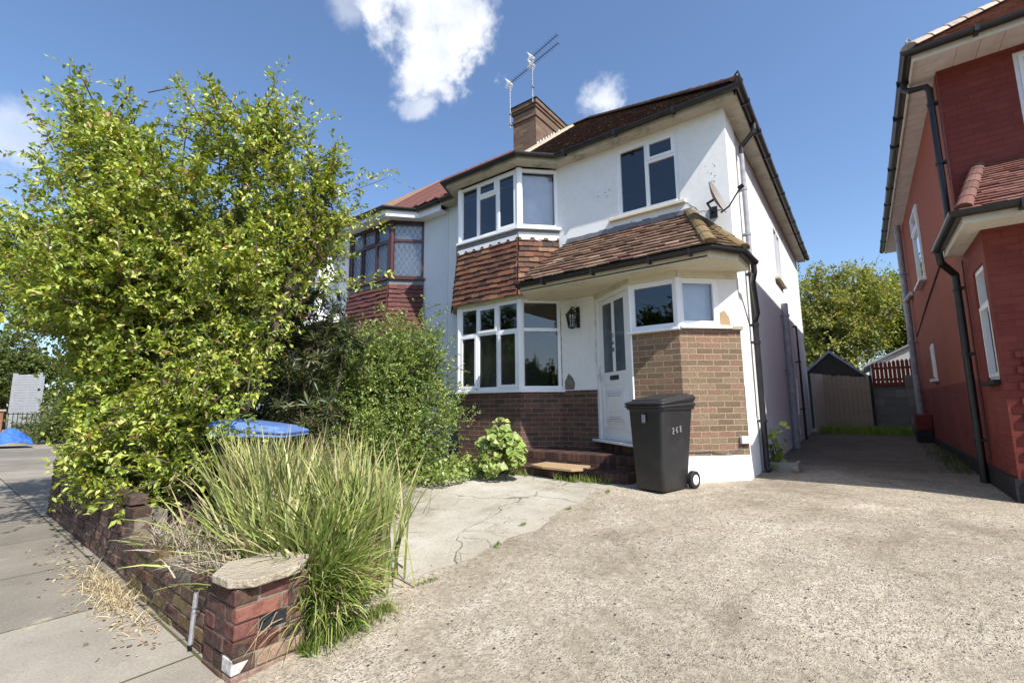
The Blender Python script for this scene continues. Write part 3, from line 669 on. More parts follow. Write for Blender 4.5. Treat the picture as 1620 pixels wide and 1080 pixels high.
mb = MB(); mb.fbox(F, .05, .52, 2.26, 2.85, -.14, -.12); mb.build('curtain', M['curtain'], wh)
mb = MB(); mb.tube([(PD['w2'][0], 5.975, 2.22), (PD['w2'][0], 5.975, 2.87)], .06, 8); mb.build('corner_post', M['upvc'], wh)
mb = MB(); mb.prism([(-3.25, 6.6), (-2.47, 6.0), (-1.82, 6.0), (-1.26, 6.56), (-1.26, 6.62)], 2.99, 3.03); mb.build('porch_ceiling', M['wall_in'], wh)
# porch roof
gp = [(-4.05, 5.60), (-1.30, 5.60), (-1.06, 5.98), (-1.03, 6.60)]
mb = MB(); mb.prism([(-4.05, 5.60), (-1.32, 5.60), (-1.08, 5.99), (-1.05, 6.56), (-1.20, 6.56), (-3.92, 6.54), (-4.30, 6.17)], 2.968, 2.985)
mb.build('porch_soffit', M['cream'], wh)
mb = MB()
for p, q in zip(gp[:-1], gp[1:]):
    F, w = frame(p, q); mb.fbox(F, 0, w, 2.955, 3.075, -.02, .0)
mb.build('porch_fascia', M['cream'], wh)
mb = MB(); mb.gutter([(x, y, 3.07) for x, y in [(-4.08, 5.545), (-1.27, 5.545), (-1.005, 5.96), (-.975, 6.55)]], .055)
for x in (-3.6, -2.8, -2.0, -1.5): mb.box(x - .015, x + .015, 5.485, 5.60, 3.0, 3.075)
mb.build('porch_gutter', M['black_plastic'], wh)
def porch_tile(u, s):
    r_ = rnd.random(); return vary((.20, .125, .088) if r_ < .6 else ((.145, .092, .068) if r_ < .85 else (.27, .18, .13)), .22)
def slope_frame(p, q, z0, top_off, dz):
    F, w = frame(p, q); O, U, S, Nn = F; inn = -Nn; S2 = (inn * top_off + V((0, 0, dz))); L = S2.length; S2.normalize(); return O + V((0, 0, z0)), U, S2, (U.cross(S2)).normalized(), L, w
mb = MB()
O, U, S2, N2, L, w = slope_frame((-4.12, 5.56), (-1.27, 5.56), 3.09, .99, .82)
if N2.z < 0: N2 = -N2
ul = lambda s: .05 + s / L * .27; uh = lambda s: w - s / L * .46
mb.face([O + U * ul(0), O + U * uh(0), O + U * uh(L) + S2 * L, O + U * ul(L) + S2 * L], (.05, .04, .03))
tiles(mb, O, U, S2, N2, L, ul, uh, .175, .112, porch_tile, .044, .022, jit=.007)
A_ = V((-1.27, 5.56, 3.09)); B_ = V((-.99, 6.0, 3.09)); C_ = V((-.98, 6.56, 3.09)); T_ = V((-1.73, 6.55, 3.91))
mossy = lambda: vary((.15, .10, .06), .3)
def tri_tiles(P0, P1, T):
    U = (P1 - P0).normalized(); Nn = (P1 - P0).cross(T - P0).normalized()
    if Nn.z < 0: Nn = -Nn
    S = Nn.cross(U); 
    if S.z < 0: S = -S
    w_ = (P1 - P0).length; tu = (T - P0).dot(U); tl = (T - P0).dot(S)
    mb.face([P0, P1, T], (.06, .05, .03))
    tiles(mb, P0, U, S, Nn, tl, lambda s: tu * s / tl, lambda s: w_ + (tu - w_) * s / tl, .165, .095, lambda u, s: mossy(), .03, .016, jit=.006)
tri_tiles(A_, B_, T_); tri_tiles(B_, C_, T_)
mb.build('porch_roof', M['tile_lichen'], wh)
def hip_caps(mb, P0, P1, r=.085, step=.3, colfn=None):
    d = P1 - P0; n = int(d.length / step); d.normalize()
    for i in range(n + 1):
        a = P0 + d * (i * step); b = P0 + d * min((i + 1.12) * step, (P1 - P0).length + .05)
        side = V((0, 0, 1)).cross(d).normalized(); upv = d.cross(side)
        ring = []
        for c, rr in ((a, r), (b, r * .88)):
            for j in range(7):
                t = math.pi * j / 6; ring.append(c + side * math.cos(t) * rr + upv * (math.sin(t) * rr * .75 - .01))
        mb.raw(ring, [(j, j + 1, 8 + j, 7 + j) for j in range(6)] + [tuple(range(6, -1, -1))], colfn() if colfn else None)
mb = MB(); hip_caps(mb, A_ + V((0, 0, .03)), T_ + V((0, 0, .03)), .09, .28, lambda: vary((.17, .12, .06), .3)); hip_caps(mb, B_ + V((0, 0, .02)), T_ + V((0, 0, .02)), .09, .28, lambda: vary((.17, .12, .06), .3))
mb.build('hip_tiles', M['tile_moss'], wh)
mb = MB()
for i in range(17):
    x = -3.75 + i * .12; mb.box(x, x + .118, FY - .012 - .002 * (i % 2), FY + .0, 3.86, 4.0 + .02 * rnd.random())
mb.build('lead_flashing', M['lead'], wh)
# main roof
PA = R(39); TP = math.tan(PA); EX, EY, RZ = -.965, 6.28, 5.43
HD = 4.2; YL = 15.75 - EY
rl = HD / math.cos(PA)
def dark_tile(u, s): return vary((.10, .050, .036) if rnd.random() < .7 else (.065, .042, .034), .3)
mb = MB()
O = V((XL, EY, RZ)); U = V((1, 0, 0)); S2 = V((0, math.cos(PA), math.sin(PA))); N2 = U.cross(S2)
wd = EX - XL
mb.face([O, O + U * wd, O + U * (wd - HD) + S2 * rl, O + S2 * rl], (.05, .03, .02))
tiles(mb, O, U, S2, N2, rl, lambda s: 0.0, lambda s: wd - s * math.cos(PA), .165, .1, dark_tile, .026, .014, jit=.005)
O = V((EX, EY, RZ)); U = V((0, 1, 0)); S3 = V((-math.cos(PA), 0, math.sin(PA))); N3 = U.cross(S3)
if N3.z < 0: N3 = -N3
mb.face([O, O + U * YL, O + U * HD + S3 * rl], (.05, .03, .02))
tiles(mb, O, U, S3, N3, rl, lambda s: s * math.cos(PA), lambda s: YL - s * math.cos(PA) * (YL - HD) / HD, .165, .1, dark_tile, .026, .014, jit=.005)
mb.face([V((EX, EY + YL, RZ)), V((XL, EY + YL, RZ)), V((XL, EY + HD, RZ + HD * TP)), V((EX - HD, EY + HD, RZ + HD * TP))], (.08, .05, .04))
# bay roof apron
bz = RZ - .005
pA, pB, pC, pD = (-6.15, 6.32), (-5.94, 5.855), (-4.28, 5.855), (-3.82, 6.32)
for a, b in ((pA, pB), (pB, pC), (pC, pD)):
    pass
mb.face([(pB[0], pB[1], bz), (pC[0], pC[1], bz), (-4.3, 6.75, RZ + .02 + .58 * TP * .9), (-5.9, 6.75, RZ + .02 + .58 * TP * .9)], (.09, .05, .04))
mb.face([(pC[0], pC[1], bz), (pD[0], pD[1], bz), (-4.3, 6.75, RZ + .02 + .58 * TP * .9)], (.09, .05, .04))
mb.face([(pA[0], pA[1], bz), (pB[0], pB[1], bz), (-5.9, 6.75, RZ + .02 + .58 * TP * .9)], (.09, .05, .04))
roof = mb.build('roof', M['tile_moss'], wh)
mb = MB(); hip_caps(mb, V((EX, EY, RZ + .05)), V((EX - HD, EY + HD, RZ + HD * TP + .03)), .10, .3, lambda: vary((.10, .06, .045), .3)); hip_caps(mb, V((EX, EY + YL, RZ + .05)), V((EX - HD, EY + HD, RZ + HD * TP + .03)), .10, .3, lambda: vary((.10, .06, .045), .3))
hip_caps(mb, V((EX - HD, EY + HD, RZ + HD * TP + .03)), V((XL, EY + HD, RZ + HD * TP + .03)), .10, .3, lambda: vary((.10, .06, .045), .3))
# hip iron at the corner
mb.tube([(EX + .02, EY - .02, RZ + .02), (EX + .05, EY - .05, RZ + .08), (EX + .03, EY - .03, RZ + .16), (EX - .02, EY + .02, RZ + .15)], .012, 6, (.05, .05, .05))
mb.build('hip_tiles', M['tile_moss'], roof)
mb = MB()
for k in range(11):
    s0 = 2.9 + k * .3; yy = EY + s0 * math.cos(PA); z_ = RZ + s0 * math.sin(PA)
a0 = V((-6.5, EY + .1, RZ + .09)); 
mb.raw([(-5.88, EY + .75, RZ + .75 * TP + .03), (-5.64, EY + .75, RZ + .75 * TP + .03), (-5.64, EY + 4.3, RZ + 4.3 * TP + .03), (-5.88, EY + 4.3, RZ + 4.3 * TP + .03),
        (-5.85, EY + .75, RZ + .75 * TP + .10), (-5.68, EY + .75, RZ + .75 * TP + .10), (-5.68, EY + 4.3, RZ + 4.3 * TP + .10), (-5.85, EY + 4.3, RZ + 4.3 * TP + .10)],
       [(3, 2, 1, 0), (4, 5, 6, 7), (0, 1, 5, 4), (1, 2, 6, 5), (2, 3, 7, 6), (3, 0, 4, 7)])
mb.build('mortar_fillet', M['stone'], roof)
# soffit, fascia, gutter
so_poly = [(XL, 6.325), (pA[0], 6.325), (pB[0], 5.86), (pC[0], 5.86), (pD[0], 6.325), (-1.005, 6.325), (-1.005, 15.65), (XR, 15.65), (XR, FY), (-3.92, FY), (-4.41, 6.06), (-5.77, 6.06), (-6.26, 6.55), (XL, FY)]
mb = MB(); mb.prism(so_poly, 5.335, 5.352)
mb.build('soffit', M['soffit'], wh)
fa = [(XL, 6.32), (pA[0], 6.32), (pB[0], 5.855), (pC[0], 5.855), (pD[0], 6.32), (-1.0, 6.32), (-1.0, 15.68)]
mb = MB()
for p, q in zip(fa[:-1], fa[1:]): F, w = frame(p, q); mb.fbox(F, 0, w, 5.325, 5.425, -.02, 0)
mb.build('fascia', M['soffit'], wh)
gpath = [(XL + .02, 6.265, 5.42), (-6.18, 6.265, 5.42), (-5.965, 5.80, 5.42), (-4.26, 5.80, 5.42), (-3.795, 6.265, 5.42), (-.945, 6.265, 5.42), (-.945, 15.72, 5.42)]
mb = MB(); mb.gutter(gpath, .056)
for y in np.arange(6.7, 15.6, .9): mb.box(-1.0, -.882, y - .016, y + .016, 5.355, 5.43)
for x in np.arange(-3.6, -1, .9): mb.box(x - .02, x + .02, 6.202, 6.32, 5.355, 5.43)
mb.build('gutter', M['black_plastic'], wh)
# chimney
mb = MB(); cx0, cx1, cy0, cy1 = -6.60, -5.90, 8.9, 10.5
mb.box(cx0, cx1, cy0, cy1, 6.2, 8.42); mb.box(cx0 - .03, cx1 + .03, cy0 - .03, cy1 + .03, 8.42, 8.50); mb.box(cx0 - .001, cx1 + .001, cy0 - .001, cy1 + .001, 8.5, 8.66); mb.box(cx0 - .03, cx1 + .03, cy0 - .03, cy1 + .03, 8.66, 8.74); mb.box(cx0 - .06, cx1 + .06, cy0 - .06, cy1 + .06, 8.74, 8.84)
ch = mb.build('chimney', M['chimney_brick'], wh)
mb = MB(); mb.box(cx0 - .08, cx1 + .08, cy0 - .08, cy1 + .08, 8.84, 8.875); mb.build('chimney_cap', M['plinth'], ch, bevel=.01)
for (x, y, h) in ((-6.25, 9.15, .12), (-6.1, 9.75, .16), (-6.1, 10.3, .16)):
    mb = MB(); mb.tube([(x, y, 8.87), (x, y, 8.87 + h), (x, y, 8.9 + h)], [.11, .10, .12], 14); mb.build('chimney_pot', plain('terracotta', (.17, .08, .055), .85, .2), ch)
mb = MB()
for k in range(12):
    y0 = cy0 + k * .13; zz = RZ + (y0 - EY) * TP
    mb.raw([(cx1 + .008, y0, zz - .02), (cx1 + .008, y0 + .13, zz + .13 * TP - .02), (cx1 + .008, y0 + .13, zz + .13 * TP + .06), (cx1 + .008, y0 + .06, zz + .20), (cx1 + .008, y0, zz + .06)], [(0, 1, 2, 3, 4)])
    mb.raw([(cx1 + .012, y0, zz - .02), (cx1 + .012, y0 + .13, zz + .13 * TP - .02), (cx1 + .012, y0 + .13, zz + .13 * TP + .06), (cx1 + .012, y0 + .06, zz + .20), (cx1 + .012, y0, zz + .06)], [(0, 1, 2, 3, 4)])
mb.build('stepped_flashing', M['leadwhite'], ch)
# pipes on the side wall
def downpipe(parent, pts, r, mat, clips=(), name='downpipe', clipdir=(-.08, 0, 0)):
    mb = MB(); mb.tube(pts, r, 12)
    for c in clips:
        c = V(c); mb.tube([c - V((0, 0, .02)), c + V((0, 0, .02))], r * 1.25, 12); e = c + V(clipdir); mb.box(min(c.x, e.x), max(c.x, e.x) + .001, c.y - r * 1.3, c.y + r * 1.3, c.z - .012, c.z + .012)
    return mb.build(name, mat, parent, smooth=False)
dpx, dpy = XR + .065, 7.28
downpipe(wh, [(-.945, 7.28, 5.38), (-.945, 7.28, 5.28), (-.97, dpy, 5.23), (dpx, dpy, 5.06), (dpx, dpy, 4.95)], .036, M['black_plastic'], name='gutter_outlet')
downpipe(wh, [(dpx, dpy, 4.98), (dpx, dpy, 3.12)], .034, M['grey_plastic'], [(dpx, dpy, 4.4), (dpx, dpy, 3.7)])
downpipe(wh, [(dpx, dpy, 3.15), (dpx, dpy, .38), (dpx + .03, dpy - .02, .33)], .040, M['black_plastic'], [(dpx, dpy, 3.1), (dpx, dpy, 2.35), (dpx, dpy, 2.1), (dpx, dpy, 1.0)])
downpipe(wh, [(-.98, 6.52, 3.03), (-.98, 6.54, 2.93), (-1.04, 6.75, 2.86), (-1.08, 7.18, 2.50), (dpx + .01, dpy - .02, 2.42)], .034, M['black_plastic'], name='branch_pipe')
downpipe(wh, [(XR + .08, 10.75, .3), (XR + .08, 10.75, 3.25)], .062, M['grey_plastic'], [(XR + .08, 10.75, 1.9), (XR + .08, 10.75, 3.0)], name='soil_pipe')
downpipe(wh, [(XR + .0, 12.8, 3.05), (XR + .07, 12.8, 3.05), (XR + .07, 12.8, .4)], .028, M['black_plastic'], [(XR + .07, 12.8, 2.2), (XR + .07, 12.8, 1.1)], name='waste_pipe')
downpipe(wh, [(XR + .0, 12.1, 1.75), (XR + .05, 12.1, 1.75), (XR + .05, 11.9, .95), (XR + .05, 11.8, .6)], .020, M['upvc'], name='waste_pipe')
mb = MB(); mb.box(XR - .01, XR + .08, 11.55, 11.8, .7, 1.0); mb.build('meter_box', M['silver'], wh, bevel=.01)
F, w = frame((XR - .012, 10.55), (XR - .012, 11.65))
window(wh, F, w, 3.80, 4.95, [(0, .5, 0, 1.15, True), (.5, 1, 0, 1.15, False)], M['upvc'], M['glass'], n=.01, fw_=.05, sill=(.03, .03, M['cream']))
# crack lines and screw holes on the render
def crack(path, wd, mat, parent, name, n_axis=1, off=.003):
    mb = MB()
    for (a, b) in zip(path[:-1], path[1:]):
        a, b = V(a), V(b); nn = V((0, -1, 0)) if n_axis == 1 else V((1, 0, 0)); s_ = (b - a).normalized().cross(nn) * wd * rnd.uniform(.5, 1.2); a2 = a + nn * off; b2 = b + nn * off
        mb.face([a2 - s_, a2 + s_, b2 + s_, b2 - s_])
    return mb.build(name, mat, parent)
cm = plain('crack_dark', (.14, .12, .10), .9)
def wander(a, b, n, amp, fixed):
    a, b = V(a), V(b); out = []
    for i in range(n + 1):
        p = a.lerp(b, i / n); d = V((rnd.uniform(-amp, amp), rnd.uniform(-amp, amp), rnd.uniform(-amp, amp))); d[fixed] = 0; out.append(p + d)
    return out
crack(wander((-1.78, FY, 4.12), (-1.60, FY, 3.93), 6, .015, 1) + wander((-1.6, FY, 3.93), (-1.28, FY, 3.88), 8, .02, 1), .005, cm, wh, 'render_crack')
crack(wander((XR, 7.16, 4.95), (XR, 7.18, .7), 40, .008, 0), .006, cm, wh, 'render_crack', 0)
crack(wander((-3.275, FY, 2.85), (-3.275, FY, 1.5), 14, .006, 1), .012, plain('sealant', (.30, .24, .13), .9, .3, 20), wh, 'sealant_line')
crack(wander((-3.92, FY, 2.95), (-3.91, FY, 1.55), 14, .006, 1), .012, bpy.data.materials['sealant'], wh, 'sealant_line')
for (cx_, cz_, n_, sx_, sz_) in ((-1.40, 4.42, 12, .09, .16), (-3.05, 4.62, 6, .12, .12), (-2.6, 4.02, 3, .05, .05)):
    for i in range(n_):
        x = cx_ + rnd.uniform(-sx_, sx_); z = cz_ + rnd.uniform(-sz_, sz_); r_ = rnd.uniform(.004, .011)
        mb = MB(); mb.face([(x + r_ * math.cos(a), FY - .003, z + r_ * math.sin(a) * 1.1) for a in np.linspace(0, 2 * math.pi, 7)[:-1]]); mb.build('screw_hole', cm, wh)
mb = MB(); x0 = -3.86
mb.raw([(x0, FY - .004, 1.49), (x0 + .17, FY - .004, 1.49), (x0 + .19, FY - .004, 1.58), (x0 + .15, FY - .004, 1.68), (x0 + .07, FY - .004, 1.75), (x0, FY - .004, 1.62)], [(0, 1, 2, 3, 4, 5)]); mb.build('bare_patch', M['mortar'], wh)
F, w = frame(PD['w2'], PD['w3']); O, U, S, Nn = F
mb = MB(); mb.raw([O + U * u + S * z + Nn * .004 for u, z in ((.57, 2.24), (.72, 2.24), (.70, 2.36), (.64, 2.45), (.57, 2.42))], [(0, 1, 2, 3, 4)]); mb.build('bare_patch', M['slab'], wh)
# junction box and cable on the porch brick
mb = MB(); mb.fbox(F, w - .12, w + .01, .745, .835, 0, .055); mb.build('junction_box', M['upvc'], wh, bevel=.006)
mb = MB(); pts = [O + U * u + S * z + Nn * .012 for u, z in ((w - .03, .75), (w - .10, .70), (w - .25, .62), (w - .33, .612), (w - .42, .63), (w - .55, .66), (w - .70, .655), (w - .84, .66))]; mb.tube(pts, .005, 6); mb.build('cable', M['iron'], wh)

# steps
st = thing('entrance_steps', 'dark brick-on-edge double step up to the white front door', 'steps', (-3.4, 5.9, .26))
mb = MB(); mb.prism([(-4.38, 5.89), (-2.42, 5.87), (-2.42, 5.97), (-2.48, 5.98), (-3.27, 6.54), (-3.93, 6.54), (-4.40, 6.05)], .2, .565); mb.build('upper_step', M['step_brick'], st, bevel=.012, seg=2)
mb = MB(); mb.prism([(-4.62, 5.60), (-4.50, 5.52), (-2.42, 5.50), (-2.36, 5.60), (-2.36, 5.86), (-4.62, 5.885)], .2, .39); mb.build('lower_step', M['step_brick'], st, bevel=.012, seg=2)
mb = MB(); mb.prism([(-3.82, 5.48), (-3.55, 5.36), (-3.08, 5.33), (-2.98, 5.44), (-3.05, 5.80), (-3.80, 5.84)], .392, .425); mb.build('step_slab', M['slab'], st, bevel=.006)
mb = MB(); mb.prism([(-3.5, 5.42), (-3.1, 5.40), (-3.1, 5.5), (-3.5, 5.5)], .2, .39); mb.build('slab_bedding', M['step_brick'], st, bevel=.01)

# ------------------------------------------------------------------ satellite dish, lantern, aerials
sd_ = thing('satellite_dish', 'small rust-stained satellite dish on the white wall above the porch roof corner', 'satellite dish', (-1.38, 6.5, 3.9))
mb = MB(); ctr = V((-1.34, 6.27, 3.93)); ax = V((.93, -.10, .30)).normalized(); s1 = V((0, 0, 1)).cross(ax).normalized(); s2 = ax.cross(s1)
rings = []; nseg = 20
for k in range(6):
    r_ = .24 * k / 5; z_ = .055 * (k / 5) ** 2
    rings.append([ctr + s1 * (r_ * .88 * math.cos(2 * math.pi * j / nseg)) + s2 * (r_ * math.sin(2 * math.pi * j / nseg)) + ax * z_ for j in range(nseg)])
vs_ = [p for r_ in rings for p in r_]; fs_ = [(k * nseg + j, k * nseg + (j + 1) % nseg, (k + 1) * nseg + (j + 1) % nseg, (k + 1) * nseg + j) for k in range(5) for j in range(nseg)]
mb.raw(vs_, fs_); mb.raw([p - ax * .006 for p in vs_], fs_)
mb.build('reflector', stained('rusty_dish', (.24, .225, .21), (.28, .12, .05), 1.2, .6, 6), sd_, smooth=True)
mb = MB(); mb.tube([ctr - s2 * .22, ctr - s2 * .20 + ax * .12, ctr + ax * .33 - s2 * .05], .011, 8); mb.tube([ctr + ax * .30 - s2 * .05, ctr + ax * .37 - s2 * .04], .028, 10); mb.build('feed_arm', M['iron'], sd_)
mb = MB(); mb.tube([ctr - ax * .01, ctr - ax * .10, V((-1.42, 6.54, 3.86))], .018, 8); mb.box(-1.47, -1.37, 6.53, 6.548, 3.78, 3.94); mb.build('bracket', M['iron'], sd_)

ln = thing('wall_lantern', 'black iron carriage lantern on the white wall left of the front door', 'wall lamp', (-3.58, 6.5, 2.6))
lx, ly = -3.60, 6.36
mb = MB(); mb.box(-3.63 + .02, -3.57 + .02, 6.525, 6.548, 2.48, 2.82); mb.tube([(-3.59, 6.53, 2.74), (lx, 6.44, 2.80), (lx, ly, 2.80), (lx, ly, 2.76)], .010, 8)
mb.tube([(-3.59, 6.53, 2.55), (lx, 6.45, 2.60), (lx, 6.42, 2.68)], .007, 6); mb.build('bracket', M['iron'], ln)
mb = MB(); mb.tube([(lx, ly, 2.78), (lx, ly, 2.755), (lx, ly, 2.69), (lx, ly, 2.665)], [.012, .03, .085, .105], 6); mb.build('cap', M['iron'], ln)
mb = MB()
for j in range(6):
    a = 2 * math.pi * j / 6; b = 2 * math.pi * (j + 1) / 6
    c, d = (math.cos(a), math.sin(a)), (math.cos(b), math.sin(b))
    mb.tube([(lx + c[0] * .095, ly + c[1] * .095, 2.665), (lx + c[0] * .058, ly + c[1] * .058, 2.46)], .007, 5)
    for zz, rr in ((2.60, .083), (2.54, .072), (2.46, .058)): mb.tube([(lx + c[0] * rr, ly + c[1] * rr, zz), (lx + d[0] * rr, ly + d[1] * rr, zz)], .005, 5)
    e, f_ = (c[0] + d[0]) / 2, (c[1] + d[1]) / 2; mb.tube([(lx + e * .095, ly + f_ * .095, 2.665), (lx + e * .058, ly + f_ * .058, 2.46)], .004, 5)
mb.tube([(lx, ly, 2.46), (lx, ly, 2.44)], [.06, .02], 6); mb.build('cage', M['iron'], ln)
mb = MB(); mb.tube([(lx, ly, 2.47), (lx, ly, 2.66)], [.048, .075], 6); mb.build('glass', M['glass'], ln)

def aerial(mx_, my_, z0, ztop, booms, label):
    a = thing('tv_aerial', label, 'aerial', (mx_, my_, z0), 'television aerials on the chimney')
    mb = MB(); mb.tube([(mx_, my_, z0), (mx_, my_, ztop)], .014, 8); mb.box(mx_ - .03, mx_ + .03, my_ - .02, my_ + .06, z0 + .1, z0 + .13); mb.box(mx_ - .03, mx_ + .03, my_ - .02, my_ + .06, z0 + .4, z0 + .43); mb.build('mast', M['metal'], a)
    for (bz_, ang, Lb) in booms:
        d = V((math.cos(R(ang)), math.sin(R(ang)), 0)); s_ = V((-d.y, d.x, 0)); O = V((mx_, my_, bz_)) - d * .04
        mb = MB(); mb.tube([O - d * .05, O + d * Lb], .009, 6)
        k = 0; t = .12
        while t < Lb: hl = .085 - .02 * t / Lb; mb.tube([O + d * t - s_ * hl, O + d * t + s_ * hl], .0045, 5); t += .075
        mb.build('boom', M['iron'], a)
        mb = MB()
        for sg in (-1, 1):
            for q in range(4):
                z_ = sg * (.02 + .035 * q); mb.tube([O - d * (.02 + .0) + V((0, 0, z_)) + d * (.05 - .02 * q) - s_ * .11, O - d * .02 + V((0, 0, z_)) + d * (.05 - .02 * q) + s_ * .11], .010, 6)
        mb.box(O.x - .03, O.x + .05, O.y - .02, O.y + .02, O.z - .03, O.z + .03); mb.build('reflector', M['leadwhite'], a)
    return a
aerial(-6.64, 8.82, 8.30, 9.62, [(9.58, -12, .78)], 'lower single-boom television aerial on a mast strapped to the left corner of the chimney')
aerial(-5.93, 8.82, 8.75, 10.02, [(9.98, -14, .95), (9.78, -12, .95)], 'taller television aerial with twin booms on the front right chimney corner')

# ------------------------------------------------------------------ neighbour houses (left)
def left_house(name, label, xr, xl, B, roofcol, tilecol, fm, lowz, sz, wallmat, hi, hung, roofmat, ez=5.34):
    h = thing(name, label, 'house', ((xr + xl) / 2, FY, .3))
    mb = MB(); F, w = frame((xl, FY), (xr - .004, FY)); ux = lambda x: x - xl
    wall_sheet(mb, F, w, .2, ez, [(ux(B['A'][0]) + .02, ux(B['D'][0]) - .02, 1.0, ez)], .08)
    mb.box(xl, xl + .05, FY + .02, RY, .2, ez - .01); mb.box(xl, xr - .004, RY - .1, RY, .2, ez); mb.build('wall', wallmat, h)
    mb = MB(); mb.box(xl + .06, xr - .06, FY + .1, RY - .15, 2.9, 3.1); mb.box(xl + .06, xr - .06, 9.5, 9.6, .3, ez - .05); mb.box(xl + .06, xr - .06, FY, RY - .15, .3, .42); mb.build('interior', M['wall_in'], h)
    bay(h, B, (1.5, 2.6), hi, fm, M['bay_brick'], (.25, 1.45), hung=hung, hungcol=tilecol, layout_lo=(lay_gf, lay_gf_s), layout_hi=(lay_gf, lay_gf_s), scallop=False, dia=True, sillmat=M['upvc_red'], glass=M['glass'])
    for p, q in ((B['A'], B['B']), (B['B'], B['C']), (B['C'], B['D'])):
        F, w = frame(p, q); mb = MB(); mb.fbox(F, .05, w - .05, hi[0] + .03, hi[1] - .03, -.15, -.13); mb.build('curtain', M['curtain'], h)
    gx = [(B['A'][0] + .05, 6.32), (B['B'][0] - .13, 5.80), (B['C'][0] + .13, 5.80), (B['D'][0] + .08, 6.32)]
    mb = MB(); mb.prism([(xl, 6.325)] + gx + [(xr - .01, 6.325), (xr - .01, FY), (B['D'][0], FY), (B['C'][0], B['C'][1]), (B['B'][0], B['B'][1]), (B['A'][0], FY), (xl, FY)], hi[1] + .01, hi[1] + .03); mb.build('soffit', M['upvc'], h)
    mb = MB(); path = [(xl, 6.32)] + gx + [(xr - .01, 6.32)]
    for p, q in zip(path[:-1], path[1:]): F, w = frame(p, q); mb.fbox(F, 0, w, hi[1] + .0, ez + .06, -.02, 0)
    mb.build('fascia', M['upvc'], h)
    mb = MB(); mb.gutter([(x, y - .055, ez + .06) for x, y in path], .056)
    # dark felt bay roof edge
    mb.prism([(gx[0][0], 6.4), (gx[1][0], 5.73), (gx[2][0], 5.73), (gx[3][0], 6.4)], ez + .07, ez + .10)
    mb.build('gutter', M['black_plastic'], h)
    mb = MB(); O = V((xl, EY, RZ)); U = V((1, 0, 0)); wd = xr - xl - .01
    mb.face([O, O + U * wd, O + U * wd + S2 * rl, O + S2 * rl], (.05, .03, .02))
    tiles(mb, O, U, S2, N2, rl, lambda s: 0.0, lambda s: wd, .3, .3, roofcol, .05, .02, jit=.003)
    for k in range(int(wd / .3) + 1): # interlocking rolls
        x = xl + k * .3 + .02
        if x < xr - .05: mb.raw([(x, EY, RZ + .05), (x + .07, EY, RZ + .05), (x + .035, EY, RZ + .10), (x, EY + HD, RZ + HD * TP + .05), (x + .07, EY + HD, RZ + HD * TP + .05), (x + .035, EY + HD, RZ + HD * TP + .10)], [(0, 1, 2), (0, 2, 5, 3), (2, 1, 4, 5)], roofcol(0, 0))
    mb.face([V((xr - .01, EY + YL, RZ)), V((xl, EY + YL, RZ)), V((xl, EY + HD, RZ + HD * TP)), V((xr - .01, EY + HD, RZ + HD * TP))], roofcol(0, 0))
    mb.build('roof', roofmat, h)
    return h
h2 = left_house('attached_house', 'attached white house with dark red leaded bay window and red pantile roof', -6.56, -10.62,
     dict(A=(-9.75, 6.55), B=(-9.25, 6.05), C=(-7.80, 6.05), D=(-7.30, 6.55)), lambda u, s: vary((.115, .045, .037), .2), lambda u, s: vary((.125, .050, .044), .16), M['upvc_red'], 1.5, 4, M['dull_white'], (3.95, 5.22), (2.75, 3.80), M['tile'])
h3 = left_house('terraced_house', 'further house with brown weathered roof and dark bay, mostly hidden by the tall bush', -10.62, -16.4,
     dict(A=(-13.1, 6.55), B=(-12.6, 6.05), C=(-11.3, 6.05), D=(-10.85, 6.55)), lambda u, s: vary((.20, .12, .08), .25), lambda u, s: vary((.13, .05, .04), .14), M['upvc_red'], 1.5, 4, M['dull_white'], (3.75, 4.95), (2.75, 3.6), M['tile'])
mb = MB(); mb.box(-10.66, -10.50, 6.0, 6.548, 2.9, 5.0); mb.build('party_fin', M['white'], h2)
mb = MB(); mb.box(-10.66, -10.50, 5.97, 6.2, 4.7, 5.15); mb.build('fin_cap', plain('red_paint', (.16, .04, .035), .6), h2)
mb = MB(); mb.hexa([(-11.2, 5.4, 3.05), (-9.9, 5.4, 3.05), (-9.9, 6.54, 3.35), (-11.2, 6.54, 3.35), (-11.2, 5.4, 3.25), (-9.9, 5.4, 3.25), (-9.9, 6.54, 3.55), (-11.2, 6.54, 3.55)]); mb.build('porch_canopy', M['upvc'], h2, bevel=.01)

# ------------------------------------------------------------------ red house (right)
rh = thing('red_house', 'dark red painted brick house with white soffits and a front porch on the right edge', 'house', (3.2, 7.5, .3))
XW, FR, RR, EX2 = 1.1, 7.5, 16.1, 9.0
mb = MB(); F, w = frame((XW, RR), (XW, FR)); wall_sheet(mb, F, w, 1.5, 5.37, [(RR - 11.95, RR - 10.95, 3.46, 4.85), (RR - 11.45, RR - 11.2, 1.65, 2.28)], .1)
mb.build('wall', M['red_render'], rh)
mb = MB(); wall_sheet(mb, F, w, .5, 1.5); 
F, w = frame((XW, FR), (EX2, FR)); wall_sheet(mb, F, w, .5, 5.37, [(.66, 2.6, 4.0, 5.3)], .1)
mb.box(EX2 - .05, EX2, FR + .02, RR, .3, 5.36); mb.box(XW + .01, EX2, RR - .1, RR, .3, 5.36)
mb.build('wall', M['red_brick'], rh)
mb = MB(); mb.box(XW + .06, EX2 - .1, FR + .15, RR - .2, 3.0, 3.15); mb.box(3.9, 4.0, FR + .2, RR - .2, .3, 5.3); mb.box(XW + .1, EX2 - .1, 9.5, 9.6, .3, 5.3); mb.build('interior', M['wall_in'], rh)
